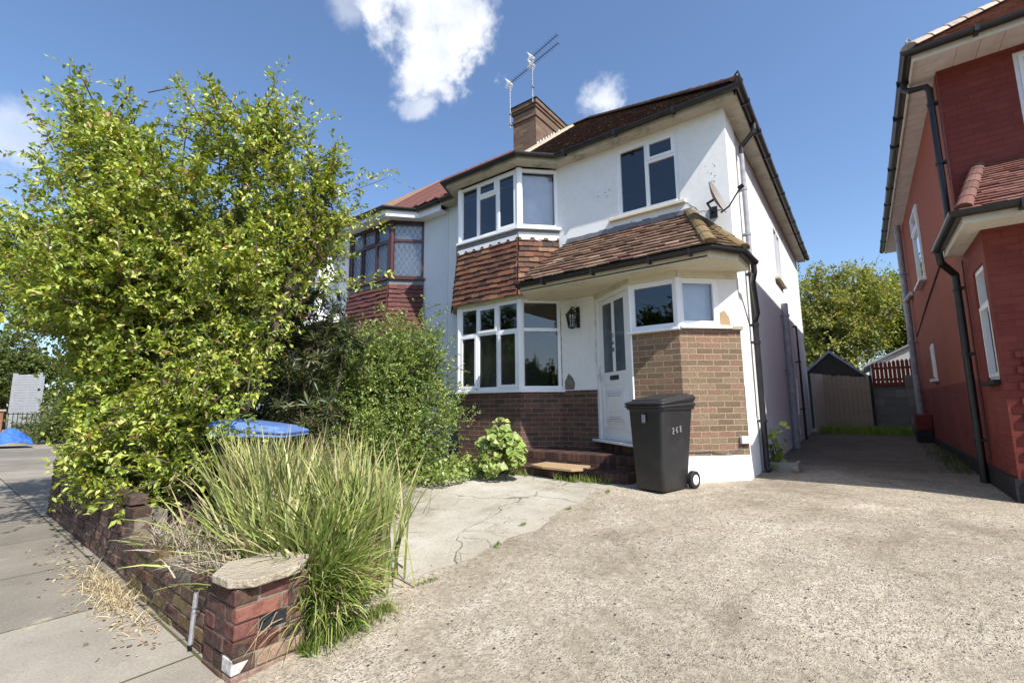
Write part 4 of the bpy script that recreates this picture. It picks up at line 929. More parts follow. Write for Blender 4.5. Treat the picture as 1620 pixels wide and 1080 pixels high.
mb = MB(); mb.box(XW - .03, XW + .05, FR - 1.06, RR, .15, .52); mb.box(XW + .05, 3.4, FR - 1.08, FR - 1.0, .15, .52); mb.box(3.4, EX2, FR - .04, FR + .05, .15, .52); mb.build('plinth', M['plinth'], rh)
PY = 6.45
mb = MB(); F, w = frame((XW, FR), (XW, PY)); wall_sheet(mb, F, w, .5, 2.98, [(.38, .92, 1.46, 2.66)], .08)
F, w = frame((XW, PY), (3.4, PY)); wall_sheet(mb, F, w, .5, 2.98, [(.9, 1.8, .6, 2.6)], .1); F, w = frame((3.4, PY), (3.4, FR)); wall_sheet(mb, F, w, .5, 2.98)
for k in range(16):
    z = .53 + k * .075
    e = .026 if k % 2 else .018
    mb.box(XW + .10 + (.0 if k % 2 else .05), XW + .33, PY - e, PY + .0, z, z + .066)
mb.build('porch_wall', M['red_brick'], rh)
mb = MB(); mb.box(XW + .92, XW + 1.78, PY + .04, PY + .09, .55, 2.6); mb.build('door', M['upvc'], rh)
F, w = frame((XW, FR), (XW, PY)); F = (F[0] + F[1] * .38, *F[1:])
window(rh, F, .54, 1.46, 2.66, [(0, 1, 0, .80, True), (0, 1, .80, 1.2, False)], M['upvc'], M['glass'], n=-.02, fw_=.045, sill=(.02, .02, M['plinth']))
F, w = frame((XW, 11.95), (XW, 10.95)); window(rh, F, 1.0, 3.46, 4.85, [(0, 1, 0, 1.0, False), (0, 1, 1.0, 1.39, True)], M['upvc'], M['glass'], n=.03, fw_=.05, sill=(.02, .04, M['upvc']))
F, w = frame((XW, 11.45), (XW, 11.2)); window(rh, F, .25, 1.65, 2.28, [(0, 1, 0, .63, True)], M['upvc'], M['glass'], n=.02, fw_=.05, sill=(.02, .04, M['upvc']))
F, w = frame((XW + .66, FR), (XW + 2.6, FR)); window(rh, F, 1.94, 4.0, 5.3, [(0, .33, 0, 1.3, True), (.33, .66, 0, 1.3, False), (.66, 1, 0, 1.3, True)], M['upvc'], M['glass'], n=-.02, fw_=.055)
# soffit boards
mb = MB(); y = 7.05
while y < RR + .2: mb.box(.86, XW, y, min(y + .095, RR + .25), 5.372 + .002 * (int(y * 10) % 2), 5.39); y += .1
x = .86
while x < EX2: mb.box(max(x, XW + .001), x + .195, 7.05, FR, 5.374, 5.39) if x + .195 > XW else None; x += .2
mb.build('soffit', plain('pink_white_soffit', (.60, .54, .50), .6, .1), rh)
mb = MB(); mb.box(.845, .86, 7.035, RR + .27, 5.35, 5.455); mb.box(.86, EX2, 7.035, 7.05, 5.345, 5.455); mb.build('fascia', stained('white_fascia', (.66, .63, .55), (.2, .17, .1), .6), rh)
mb = MB(); mb.gutter([(.79, RR + .28, 5.45), (.79, 6.98, 5.45), (EX2, 6.98, 5.45)], .056)
for y in np.arange(7.6, 16, .95): mb.box(.725, .845, y - .016, y + .016, 5.385, 5.46)
for x in (1.4, 2.4, 3.4): mb.box(x - .02, x + .02, 6.915, 7.035, 5.385, 5.46)
mb.build('gutter', M['black_plastic'], rh)
mb = MB(); HD2 = (RR + .3 - 7.0) / 2; rl2 = HD2 / math.cos(R(38)); T2 = math.tan(R(38))
red_tile = lambda u, s: vary((.25, .115, .08), .22)
O = V((.80, 7.0, 5.465)); U = V((1, 0, 0)); Sf = V((0, math.cos(R(38)), math.sin(R(38)))); Nf = U.cross(Sf); wd = EX2 - .74
mb.face([O, O + U * wd, O + U * wd + Sf * rl2, O + U * HD2 + Sf * rl2], (.1, .06, .04)); tiles(mb, O, U, Sf, Nf, rl2, lambda s: s * math.cos(R(38)), lambda s: min(wd, 4.5), .165, .1, red_tile, .028, .014, jit=.005)
mb.face([O, O + U * HD2 + Sf * rl2, V((.80, 7.0 + 2 * HD2, 5.465))], (.2, .1, .07))
mb.face([V((.80, 7.0 + 2 * HD2, 5.465)), O + U * HD2 + Sf * rl2, O + U * wd + Sf * rl2, V((EX2, 7.0 + 2 * HD2, 5.465))], (.2, .1, .07))
r_ = mb.build('roof', M['tile_lichen'], rh)
mb = MB(); hip_caps(mb, V((.82, 7.02, 5.51)), V((.80 + HD2, 7.0 + HD2, 5.49 + HD2 * T2)), .11, .3, lambda: vary((.42, .33, .26), .15)); mb.tube([(.84, 7.02, 5.51), (.80, 6.97, 5.58), (.82, 7.0, 5.64), (.86, 7.04, 5.62)], .01, 6, (.3, .3, .3)); mb.build('hip_tiles', M['tile'], r_)
# porch roof
mb = MB(); O = V((.90, 6.02, 3.06)); U = V((1, 0, 0)); top = V((1.45, 7.5, 3.95)); Sv = V((0, 1.48, .95)); Lp = Sv.length; Sv.normalize(); Np = U.cross(Sv)
mb.face([O, O + U * 2.7, O + U * 2.4 + Sv * Lp, O + U * .42 + Sv * Lp], (.2, .09, .07)); tiles(mb, O, U, Sv, Np, Lp, lambda s: .42 * s / Lp, lambda s: 2.7 - .3 * s / Lp, .165, .1, lambda u, s: vary((.19, .08, .06), .25), .028, .014, jit=.005)
mb.face([V((.90, 6.02, 3.06)), V((1.32, 7.5, 4.01)), V((.92, 7.5, 3.06))], (.25, .09, .06)); mb.build('porch_roof', M['tile'], rh)
mb = MB(); hip_caps(mb, V((.94, 6.05, 3.11)), V((1.34, 7.5, 4.03)), .07, .3, lambda: vary((.17, .08, .06), .2)); mb.build('hip_tiles', M['tile'], rh)
mb = MB(); mb.box(.95, 3.6, 6.06, 6.08, 2.95, 3.06); mb.box(.93, .95, 6.06, 7.5, 2.95, 3.06); mb.build('porch_fascia', bpy.data.materials['white_fascia'], rh)
mb = MB(); mb.prism([(.95, 6.08), (3.6, 6.08), (3.6, PY + .02), (XW, PY + .02), (XW, 7.49), (.95, 7.49)], 2.965, 2.98); mb.build('porch_soffit', bpy.data.materials['white_fascia'], rh)
mb = MB(); mb.gutter([(.875, 7.40, 3.06), (.875, 6.005, 3.06), (3.6, 6.005, 3.06)], .058); mb.box(1.3, 1.34, 5.94, 6.06, 2.98, 3.07); mb.build('porch_gutter', M['black_plastic'], rh)
downpipe(rh, [(.79, 7.58, 5.40), (.79, 7.58, 5.31), (.84, 7.58, 5.27), (1.00, 7.58, 5.26), (1.03, 7.58, 5.20), (1.03, 7.58, 3.12), (.92, 7.35, 3.08)], .036, M['black_plastic'], [(1.03, 7.58, 5.0), (1.03, 7.58, 4.2)], clipdir=(.07, 0, 0))
downpipe(rh, [(.875, 7.36, 3.02), (.89, 7.42, 2.90), (1.03, 7.64, 2.78), (1.03, 7.64, .30)], .04, M['black_plastic'], [(1.03, 7.64, 2.6), (1.03, 7.64, 1.8), (1.03, 7.64, .8)], clipdir=(.07, 0, 0))
downpipe(rh, [(1.0, 13.9, 5.36), (1.0, 13.9, .9)], .062, M['grey_plastic'], [(1.0, 13.9, 4.2), (1.0, 13.9, 2.6)], name='soil_pipe', clipdir=(.1, 0, 0))
mb = MB(); mb.tube([(1.0, 13.9, 3.55), (1.06, 13.4, 3.62), (1.12, 13.3, 3.62)], .055, 10); mb.build('pipe_branch', M['grey_plastic'], rh)
mb = MB(); mb.tube([(1.09, 13.8, 2.7), (1.085, 11.0, 3.05), (1.085, 9.2, 3.25), (1.09, 7.7, 3.3)], .012, 6); mb.build('cable', M['iron'], rh)
mb = MB(); mb.tube([(1.08, 7.46, 5.3), (1.08, 7.44, 3.9)], .008, 6); mb.tube([(1.08, 7.46, 2.9), (1.08, 7.46, .6)], .008, 6); mb.build('cable', M['upvc_red'], rh)
dh = thing('drain_cover_box', 'red and black painted box around the pipe foot at the base of the red house', 'box', (.98, 13.1, .44))
mb = MB(); mb.box(.84, 1.09, 12.9, 13.35, .66, .98); mb.build('upper_casing', M['red_brick'], dh, bevel=.01)
mb = MB(); mb.box(.835, 1.09, 12.89, 13.36, .38, .66); mb.build('lower_casing', M['plinth'], dh, bevel=.01)

# ------------------------------------------------------------------ back of the driveway
fe = thing('wooden_gate', 'weathered tall vertical board gate closing the end of the shared driveway', 'gate', (-.4, 15.6, .45))
mb = MB(); x = -.86
while x < .16:
    wd_ = .105; tz = 2.0 - (x + .86) * .10 + rnd.uniform(-.015, .015); y0 = 15.6 + rnd.uniform(-.006, .006); mb.box(x, x + wd_ - .006, y0, y0 + .02, .46, tz); x += wd_
mb.build('boards', M['wood_grey'], fe)
mb = MB(); mb.box(-.86, .16, 15.625, 15.66, .75, .85); mb.box(-.86, .16, 15.625, 15.66, 1.6, 1.7); mb.build('rails', M['wood_grey'], fe)
mb = MB(); mb.box(.165, .225, 15.56, 15.66, .4, 1.95); mb.build('post', M['plinth'], fe)
sg = thing('side_gate_leaf', 'pale board gate leaf standing open beside the rear corner of the white house', 'gate', (-1.0, 15.3, .45))
mb = MB()
for k in range(4):
    a = V((-1.08 + k * .055, 14.7 + k * .22, 0)); b = V((-1.08 + (k + .93) * .055, 14.7 + (k + .93) * .22, 0)); t_ = V((.02, -.005, 0))
    mb.hexa([a + V((0, 0, .46)), b + V((0, 0, .46)), b + t_ + V((0, 0, .46)), a + t_ + V((0, 0, .46)), a + V((0, 0, 2.02)), b + V((0, 0, 2.02)), b + t_ + V((0, 0, 2.02)), a + t_ + V((0, 0, 2.02))])
mb.build('boards', M['wood_pale'], sg)
bw_ = thing('block_wall', 'grey concrete block wall between the board gate and the red house', 'wall', (.7, 15.8, .45))
mb = MB(); mb.box(.24, 1.09, 15.75, 15.95, .4, 1.75); mb.box(.90, 1.08, 15.2, 15.75, .4, 1.9); mb.build('blockwork', M['block'], bw_)
pk = thing('picket_panel', 'red-brown pointed picket panel on top of the grey block wall', 'fence', (.7, 15.8, 1.75))
mb = MB(); x = .24
while x < 1.05:
    tz = 2.28 + .12 * (x - .24) + rnd.uniform(-.01, .01)
    mb.raw([(x, 15.70, 1.66), (x + .072, 15.70, 1.66), (x + .072, 15.70, tz - .05), (x + .036, 15.70, tz), (x, 15.70, tz - .05), (x, 15.72, 1.66), (x + .072, 15.72, 1.66), (x + .072, 15.72, tz - .05), (x + .036, 15.72, tz), (x, 15.72, tz - .05)], [(0, 1, 2, 3, 4), (9, 8, 7, 6, 5), (0, 5, 6, 1), (1, 6, 7, 2), (2, 7, 8, 3), (3, 8, 9, 4), (4, 9, 5, 0)])
    x += .088
mb.build('pickets', M['fence_red'], pk)
mb = MB(); mb.box(.24, 1.05, 15.721, 15.745, 1.8, 1.86); mb.box(.24, 1.05, 15.721, 15.745, 2.1, 2.16); mb.build('rails', M['fence_red'], pk)
shd = thing('garden_shed', 'dark timber shed with a pale-edged gable roof behind the board gate', 'shed', (-.6, 18, .45))
mb = MB(); gy = 17.2
mb.prism([(-1.55, gy), (.1, gy), (.1, 20), (-1.55, 20)], .4, 2.05)
for k in range(6):
    z0 = 2.05 + k * .11; hw = (.83) * (1 - k * .11 / .72)
    if hw > 0: mb.box(-.72 - hw, -.72 + hw, gy - .012, gy + .02, z0, z0 + .105)
mb.raw([(-1.55, gy, 2.05), (.1, gy, 2.05), (-.72, gy, 2.77), (-1.55, 20, 2.05), (.1, 20, 2.05), (-.72, 20, 2.77)], [(0, 1, 2), (5, 4, 3), (0, 2, 5, 3), (1, 4, 5, 2)])
mb.build('walls', M['wood_dark'], shd)
mb = MB()
for sx in (-1, 1):
    a = V((-.72, gy - .08, 2.84)); b = V((-.72 + sx * .95, gy - .08, 1.98)); t_ = V((0, 0, -.09)); back = V((0, 3, 0))
    mb.hexa([a + t_, b + t_, b + t_ + back, a + t_ + back, a, b, b + back, a + back])
mb.build('roof', M['roofing'], shd)
gg = thing('block_garage', 'white block garage gable with a sloping grey roof edge behind the picket panel', 'garage', (1.2, 18.6, .45))
mb = MB(); mb.raw([(.28, 18.5, .4), (3.2, 18.5, .4), (3.2, 18.5, 2.4), (1.7, 18.5, 3.15), (.28, 18.5, 2.42), (.28, 23, .4), (3.2, 23, .4), (3.2, 23, 2.4), (1.7, 23, 3.15), (.28, 23, 2.42)], [(0, 1, 2, 3, 4), (9, 8, 7, 6, 5), (0, 4, 9, 5), (1, 6, 7, 2)]); mb.build('walls', M['white_block'], gg)
mb = MB()
for a, b in (((1.7, 3.16), (.1, 2.33)), ((1.7, 3.16), (3.35, 2.33))):
    mb.hexa([(a[0], 18.42, a[1]), (b[0], 18.42, b[1]), (b[0], 23.1, b[1]), (a[0], 23.1, a[1]), (a[0], 18.42, a[1] + .06), (b[0], 18.42, b[1] + .06), (b[0], 23.1, b[1] + .06), (a[0], 23.1, a[1] + .06)])
mb.build('roof', M['roofing'], gg)

# ------------------------------------------------------------------ bins
def rounded_rect(w, d, r, n=5):
    pts = []
    for cx_, cy_, a0 in ((w / 2 - r, d / 2 - r, 0), (-w / 2 + r, d / 2 - r, 90), (-w / 2 + r, -d / 2 + r, 180), (w / 2 - r, -d / 2 + r, 270)):
        for i in range(n + 1): a = R(a0 + 90 * i / n); pts.append((cx_ + r * math.cos(a), cy_ + r * math.sin(a)))
    return pts
def loft(mb, secs, M4, cap0=True, cap1=True, tilt=None):
    n = len(secs[0][0]); vs_ = []
    for k_, (poly, z, (ox, oy)) in enumerate(secs): vs_ += [M4 @ V((x + ox, y + oy, z + (tilt[k_] * (y + oy + .35) if tilt else 0))) for x, y in poly]
    fs_ = [(k * n + i, k * n + (i + 1) % n, (k + 1) * n + (i + 1) % n, (k + 1) * n + i) for k in range(len(secs) - 1) for i in range(n)]
    if cap0: fs_.append(tuple(range(n - 1, -1, -1)))
    if cap1: fs_.append(tuple((len(secs) - 1) * n + i for i in range(n)))
    mb.raw(vs_, fs_)
def wheelie_bin(loc, rot, lidmat, label, num=None):
    b = thing('wheelie_bin', label, 'wheelie bin', loc, 'wheelie bins')
    T = Matrix.Translation(loc) @ Matrix.Rotation(rot, 4, 'Z') @ Matrix.Diagonal((.93, .97, 1.01, 1))   # local: front = -y, wheels at +y
    mb = MB(); rr = rounded_rect
    loft(mb, [(rr(.40, .48, .05), .012, (0, -.03)), (rr(.42, .50, .05), .03, (0, -.03)), (rr(.445, .53, .05), .25, (0, -.02)), (rr(.52, .62, .055), .86, (0, .01)), (rr(.53, .63, .055), .90, (0, .012)), (rr(.57, .68, .06), .905, (0, .015)), (rr(.57, .68, .06), .935, (0, .015))], T)
    body = mb.build('body', M['bin'], b, smooth=False, bevel=.004, seg=2)
    for p in body.data.polygons: p.use_smooth = True
    mb = MB()
    loft(mb, [(rr(.585, .70, .06), .925, (0, .01)), (rr(.60, .72, .065), .93, (0, .01)), (rr(.60, .72, .065), .942, (0, .01)), (rr(.57, .69, .06), .946, (0, .01)), (rr(.57, .69, .06), .955, (0, .01)), (rr(.60, .72, .065), .959, (0, .01)), (rr(.60, .72, .065), .975, (0, .01)), (rr(.565, .68, .06), .983, (0, .015)), (rr(.50, .58, .06), .986, (0, .02)), (rr(.48, .57, .06), 1.004, (0, .02)), (rr(.40, .48, .08), 1.008, (0, .02))], T, tilt=[.02, .03, .04, .05, .06, .08, .10, .13, .13, .13, .13])
    for k in range(3): # lid ridge lips
        pass
    lid = mb.build('lid', lidmat, b, bevel=.003)
    for p in lid.data.polygons: p.use_smooth = True
    mb = MB(); loft(mb, [(rr(.40, .10, .03), .958, (0, -.30)), (rr(.40, .08, .03), .985, (0, -.295))], T); mb.build('lid_grip', lidmat, lid)
    mb = MB(); A = T @ V((-.22, .37, .94)); B = T @ V((.22, .37, .94)); mb.tube([T @ V((-.22, .31, .92)), A, B, T @ V((.22, .31, .92))], .016, 8); mb.build('handle', M['bin'], b)
    for sx in (-1, 1):
        c = T @ V((sx * .245, .27, .10)); ax = (T.to_3x3() @ V((sx, 0, 0))).normalized()
        mb = MB(); mb.tube([c - ax * .03, c - ax * .024, c + ax * .024, c + ax * .03], [.088, .10, .10, .088], 24); wheel = mb.build('wheel', M['rubber'], b)
        mb = MB(); mb.tube([c + ax * .028, c + ax * .034], [.062, .050], 20); mb.tube([c + ax * .03, c + ax * .042], [.018, .014], 12); mb.build('hub', M['silver'], wheel)
    mb = MB(); mb.tube([T @ V((-.24, .27, .10)), T @ V((.24, .27, .10))], .012, 8); mb.build('axle', M['iron'], b)
    if num:
        t3 = T.to_3x3(); U = (t3 @ V((0, 1, 0))).normalized(); S = (t3 @ V((.02, 0, 1))).normalized(); Nn = U.cross(S)
        ST_ = {'2': [(0, .8), (.15, 1), (.45, .95), (.5, .7), (.25, .4), (.0, .05), (.3, .1), (.6, .02)], '6': [(.5, .95), (.2, .8), (.03, .45), (.05, .15), (.3, 0), (.5, .15), (.48, .4), (.25, .5), (.08, .35)], '8': [(.3, .5), (.05, .75), (.25, 1), (.5, .85), (.4, .6), (.1, .3), (.12, .05), (.38, 0), (.52, .2), (.3, .5)]}
        mb = MB(); O = T @ V((.262, -.13, .63)); hh = .07
        for k, ch in enumerate(num):
            mb = MB(); mb.tube([O + U * (k * .07 + x * .06) + S * (y * hh + k * .010) + Nn * .001 for x, y in ST_[ch]], .0034, 5); mb.build('painted_digit', M['num_white'], body)
        mb = MB(); O = T @ V((0, -.326, .80)); U = (t3 @ V((1, 0, 0))); mb.fbox((O, U, V((0, 0, 1)), t3 @ V((0, -1, 0))), -.025, .025, -.045, .05, -.01, .008); mb.build('badge', M['grey_plastic'], body, bevel=.006, seg=2)
    return b
wheelie_bin((-1.95, 5.50, .272), R(-16), M['bin'], 'black wheelie bin with 268 painted on it in front of the brick porch', '268')
wheelie_bin((-4.46, 2.06, .05), R(127), M['bin_blue'], 'dark wheelie bin with a blue lid behind the long grasses')

# ------------------------------------------------------------------ low brick wall with pier
bwl = thing('garden_wall', 'low crumbling old brick garden wall with an end pier beside the pavement', 'wall', (-4.5, 1.2, 0))
OC = [(.115, .062, .048), (.095, .058, .046), (.14, .075, .058), (.075, .050, .043), (.14, .09, .065), (.16, .10, .075)]
def brick(mb, O, U, u, z, L, H, D, col, tilt=.0):
    e = lambda a=.004: rnd.uniform(-a, a); Nn = V((U.y, -U.x, 0)); o = e(.006)
    P = []
    for zz in (z + e(.002), z + H + e(.002)):
        for (a, b) in ((0, 0), (L, 0), (L, -D), (0, -D)):
            P.append(O + U * (u + a + e(.003)) + Nn * (b + o + e(.0025)) + V((0, 0, zz)))
    mb.raw(P, [(3, 2, 1, 0), (4, 5, 6, 7), (0, 1, 5, 4), (1, 2, 6, 5), (2, 3, 7, 6), (3, 0, 4, 7)], col)
def brick_run(mb, mm, O, U, length, z0fn, courses, D=.105, pick=None, ragged=0):
    for k in range(courses):
        off = -.1125 if k % 2 else 0; u = off
        while u < length - .02:
            a = max(u, 0); b = min(u + .215, length)
            if b - a > .03 and not (ragged and k >= courses - ragged and rnd.random() < .35):
                c = pick(k, a) if pick else vary(rnd.choice(OC), .2)
                x = O.x + U.x * (a + b) / 2
                brick(mb, O, U, a, z0fn(x) + k * .075, b - a, .065, D, c)
            u += .225
wb = MB(); mm = MB()
zf = lambda x: hz(x, 1.0) - .035
base_x = -2.63
def pick_moss(k, a): return vary(rnd.choice(OC) if rnd.random() < .6 else (.16, .12, .06), .25)
# low section: front face along the pavement (runs toward -x)
O = V((-4.15, 1.07, 0)); brick_run(wb, mm, O, V((1, 0, 0)), 1.5, lambda x: hz(x, 1) - .03, 5, pick=pick_moss, ragged=1)
mm.hexa([(-4.15, 1.078, -.1), (-2.6, 1.078, -.1), (-2.6, 1.28, -.1), (-4.15, 1.28, -.1), (-4.15, 1.078, .345), (-2.6, 1.078, .325), (-2.6, 1.28, .32), (-4.15, 1.28, .36)])
# further section, set slightly back, taller
O = V((-7.1, 1.10, 0)); brick_run(wb, mm, O, V((1, 0, 0)), 2.9, lambda x: hz(x, 1) - .03, 8, pick=lambda k, a: vary((.10, .068, .055) if rnd.random() < .6 else (.14, .085, .07), .3), ragged=2)
mm.hexa([(-7.1, 1.108, -.1), (-4.2, 1.108, -.1), (-4.2, 1.30, -.1), (-7.1, 1.30, -.1), (-7.1, 1.108, .60), (-4.2, 1.108, .50), (-4.2, 1.30, .50), (-7.1, 1.30, .60)])
O = V((-7.1, 1.32, 0)); brick_run(wb, mm, O, V((0, -1, 0)), .22, lambda x: hz(x, 1) - .03, 8)
wb.build('brickwork', M['old_brick'], bwl, bevel=.004); mm.build('mortar_core', M['mortar'], bwl)
wb = MB(); mm = MB(); px0, px1, py0, py1 = -2.73, -2.41, 1.045, 1.40
def pick_front(k, a):
    if k == 1 and a > .15: return (.55, .54, .51)
    return vary(rnd.choice(OC[:4]), .2)
def pick_right(k, a):
    if k == 3 and a > .1: return (.03, .032, .038)
    if k == 1 and a < .1: return (.55, .54, .51)
    if k <= 1: return vary((.34, .22, .17), .15)
    return vary(rnd.choice([(.18, .075, .062), (.15, .066, .055), (.21, .09, .07)]), .15)
brick_run(wb, mm, V((px0, py0, 0)), V((1, 0, 0)), px1 - px0, lambda x: -.04, 6, pick=pick_front)
for k in range(6):
    z = -.04 + k * .075
    if k % 2 == 0: brick(wb, V((px1, py0 + .002, 0)), V((0, 1, 0)), .0, z, .215, .065, .1, pick_right(k, .2)); brick(wb, V((px1, py0, 0)), V((0, 1, 0)), .227, z, .115, .065, .1, pick_right(k, .0))
    else: brick(wb, V((px1, py0 + .002, 0)), V((0, 1, 0)), .0, z, .105, .065, .1, pick_right(k, .0)); brick(wb, V((px1, py0, 0)), V((0, 1, 0)), .117, z, .225, .065, .1, pick_right(k, .2))
brick_run(wb, mm, V((px1, py1, 0)), V((-1, 0, 0)), px1 - px0, lambda x: -.04, 6)
mm.box(px0, px1 - .008, py0 + .008, py1 - .008, -.1, .405)
wb.build('pier_brickwork', M['old_brick'], bwl, bevel=.005, seg=2); mm.build('mortar_core', M['mortar'], bwl)
cs = MB(); pl = [(-2.74, 1.13), (-2.60, 1.01), (-2.44, 1.02), (-2.36, 1.10), (-2.37, 1.33), (-2.50, 1.46), (-2.70, 1.40)]
cs.prism(pl, .412, .452); cso = cs.build('coping_slab', M['stone'], loc=(-2.55, 1.2, .41), bevel=.008, seg=2); tag(cso, 'broken rough concrete slab lying on top of the brick pier', 'slab')
mb = MB(); mb.tube([(-2.86, 1.045, .30), (-2.845, 1.03, .06)], .012, 8); so_ = mb.build('metal_stake', M['metal'], loc=(-2.85, 1.03, .05)); tag(so_, 'short grey metal stake leaning on the pavement face of the garden wall', 'stake')
tr = thing('stone_trough', 'small concrete trough at the foot of the black downpipe on the white house', 'trough', (-.98, 7.55, .3))
mb = MB(); mb.box(-1.15, -.78, 7.42, 7.46, .3, .44); mb.box(-1.15, -.78, 7.72, 7.76, .3, .44); mb.box(-1.15, -1.11, 7.46, 7.72, .3, .44); mb.box(-.82, -.78, 7.46, 7.72, .3, .44); mb.build('trough_sides', stained('old_concrete', (.24, .22, .19), (.1, .09, .07), .7), tr, bevel=.006)
mb = MB(); mb.box(-1.11, -.82, 7.46, 7.72, .3, .40); mb.build('soil', M['soil'], tr)
mb = MB(); mb.hexa([(-1.02, 7.50, .40), (-.80, 7.38, .33), (-.78, 7.42, .33), (-1.0, 7.54, .40), (-1.02, 7.50, .46), (-.80, 7.38, .38), (-.78, 7.42, .38), (-1.0, 7.54, .46)]); pq = mb.build('timber_offcut', M['wood_grey'], loc=(-.9, 7.45, .36)); tag(pq, 'short grey timber offcut leaning across the small concrete trough', 'wood')

# ------------------------------------------------------------------ far left
ffp = thing('fence_panel', 'grey weathered fence panel beyond the brick wall at the far left', 'fence', (-27.4, 3.2, 1.0))
F, w = frame((-27.95, 2.9), (-26.9, 3.5)); mb = MB()
for k in range(18): mb.fbox(F, 0, w, .75 + k * .108, .75 + k * .108 + .1, -.01 - .004 * (k % 2), .01)
mb.build('slats', M['roofing'], ffp); mb = MB(); mb.fbox(F, -.09, 0, .4, 2.75, -.06, .06); mb.fbox(F, w * .5, w * .5 + .04, .7, 2.7, .012, .03); mb.fbox(F, w, w + .09, .4, 2.75, -.06, .06); mb.build('frame', M['roofing'], ffp)
fbw = thing('far_garden_wall', 'low red brick wall with white capped edge at the far left edge', 'wall', (-26.5, 1.6, .3))
mb = MB(); mb.box(-30, -25.6, 2.0, 2.2, .2, 1.15); mb.box(-25.9, -25.5, 1.8, 2.45, .2, 1.2); mb.build('brickwork', brick_mat('orange_brick', [(.24, .10, .06), (.28, .13, .08)], (.3, .27, .2)), fbw)
mb = MB(); mb.box(-30, -25.9, 1.96, 2.24, 1.15, 1.22); mb.box(-25.95, -25.45, 1.75, 2.5, 1.2, 1.27); mb.build('coping', M['stone'], fbw)
ral = thing('iron_railings', 'black iron railings in front of the far grey fence panel', 'railings', (-25, 2.8, .3)); mb = MB()
for k in range(9): x = -25.45 + k * .10; mb.tube([(x, 2.45 + k * .11, .3), (x, 2.45 + k * .11, 1.15)], .012, 5)
mb.tube([(-25.45, 2.45, 1.1), (-24.6, 3.4, 1.1)], .014, 5); mb.tube([(-25.45, 2.45, .4), (-24.6, 3.4, .4)], .014, 5); mb.build('bars', M['iron'], ral)
tp = MB(); n_ = 12; gx_ = []
for j in range(n_ + 1):
    for i in range(n_ + 1):
        u, v = i / n_, j / n_; x = -19.2 + 1.3 * u; y = 1.35 + 1.0 * v; z = .30 + .42 * math.exp(-((u - .55) ** 2 + (v - .6) ** 2) * 7) + .05 * math.sin(9 * u + 4 * v) * (1 - abs(2 * u - 1)) + rnd.uniform(-.02, .02)
        gx_.append((x, y, max(z, .29)))
tp.raw(gx_, [(j * (n_ + 1) + i, j * (n_ + 1) + i + 1, (j + 1) * (n_ + 1) + i + 1, (j + 1) * (n_ + 1) + i) for j in range(n_) for i in range(n_)])
to = tp.build('blue_tarpaulin', M['tarp'], loc=(-18.5, 1.8, .3)); tag(to, 'crumpled blue tarpaulin over a small heap at the far end of the pavement', 'tarpaulin')

# ------------------------------------------------------------------ foliage
def unit(a): return a / np.maximum(np.linalg.norm(a, axis=-1, keepdims=True), 1e-9)
def np_mesh(name, verts, faces, cols, mat, parent=None, loc=(0, 0, 0)):
    L = np.array(origin_of(parent)) if parent is not None else np.array(loc, float)
    me = bpy.data.meshes.new(name); nv, nf, k = len(verts), len(faces), faces.shape[1]
    me.vertices.add(nv); me.vertices.foreach_set('co', (verts - L).astype(np.float32).ravel())
    me.loops.add(nf * k); me.loops.foreach_set('vertex_index', faces.astype(np.int32).ravel())
    me.polygons.add(nf); me.polygons.foreach_set('loop_start', np.arange(0, nf * k, k, dtype=np.int32)); me.polygons.foreach_set('loop_total', np.full(nf, k, dtype=np.int32))
    me.update(calc_edges=True)
    ca = me.color_attributes.new('Col', 'FLOAT_COLOR', 'POINT'); c4 = np.ones((nv, 4), dtype=np.float32); c4[:, :3] = cols; ca.data.foreach_set('color', c4.ravel())
    me.materials.append(mat); me.polygons.foreach_set('use_smooth', [True] * nf)
    o = bpy.data.objects.new(name, me); COL.objects.link(o)
    if parent is not None: o.parent = parent
    else: o.location = L.tolist(); ROOT[o.name] = Vector(L.tolist())
    return o
def leaf_arrays(P, D, Nn, Ln, Wd, col):
    n = len(P); D = unit(D); Sd = unit(np.cross(D, Nn)); N2_ = np.cross(Sd, D); Ln = Ln[:, None]; Wd = Wd[:, None]
    v = np.stack([P, P + D * Ln * .45 + Sd * Wd * .5 + N2_ * Wd * .18, P + D * Ln - N2_ * Ln * .12, P + D * Ln * .45 - Sd * Wd * .5 + N2_ * Wd * .18], 1)
    b = np.arange(n)[:, None] * 4; f = np.concatenate([b + np.array([[0, 1, 2]]), b + np.array([[0, 2, 3]])], 0)
    return v.reshape(-1, 3), f, np.repeat(col, 4, 0)
def palette(n, cols, wts, var=.18):
    idx = NR.choice(len(cols), n, p=np.array(wts) / sum(wts)); c = np.array(cols)[idx]
    return c * (1 + NR.uniform(-var, var, (n, 1))) * (1 + NR.uniform(-.06, .06, (n, 3)))
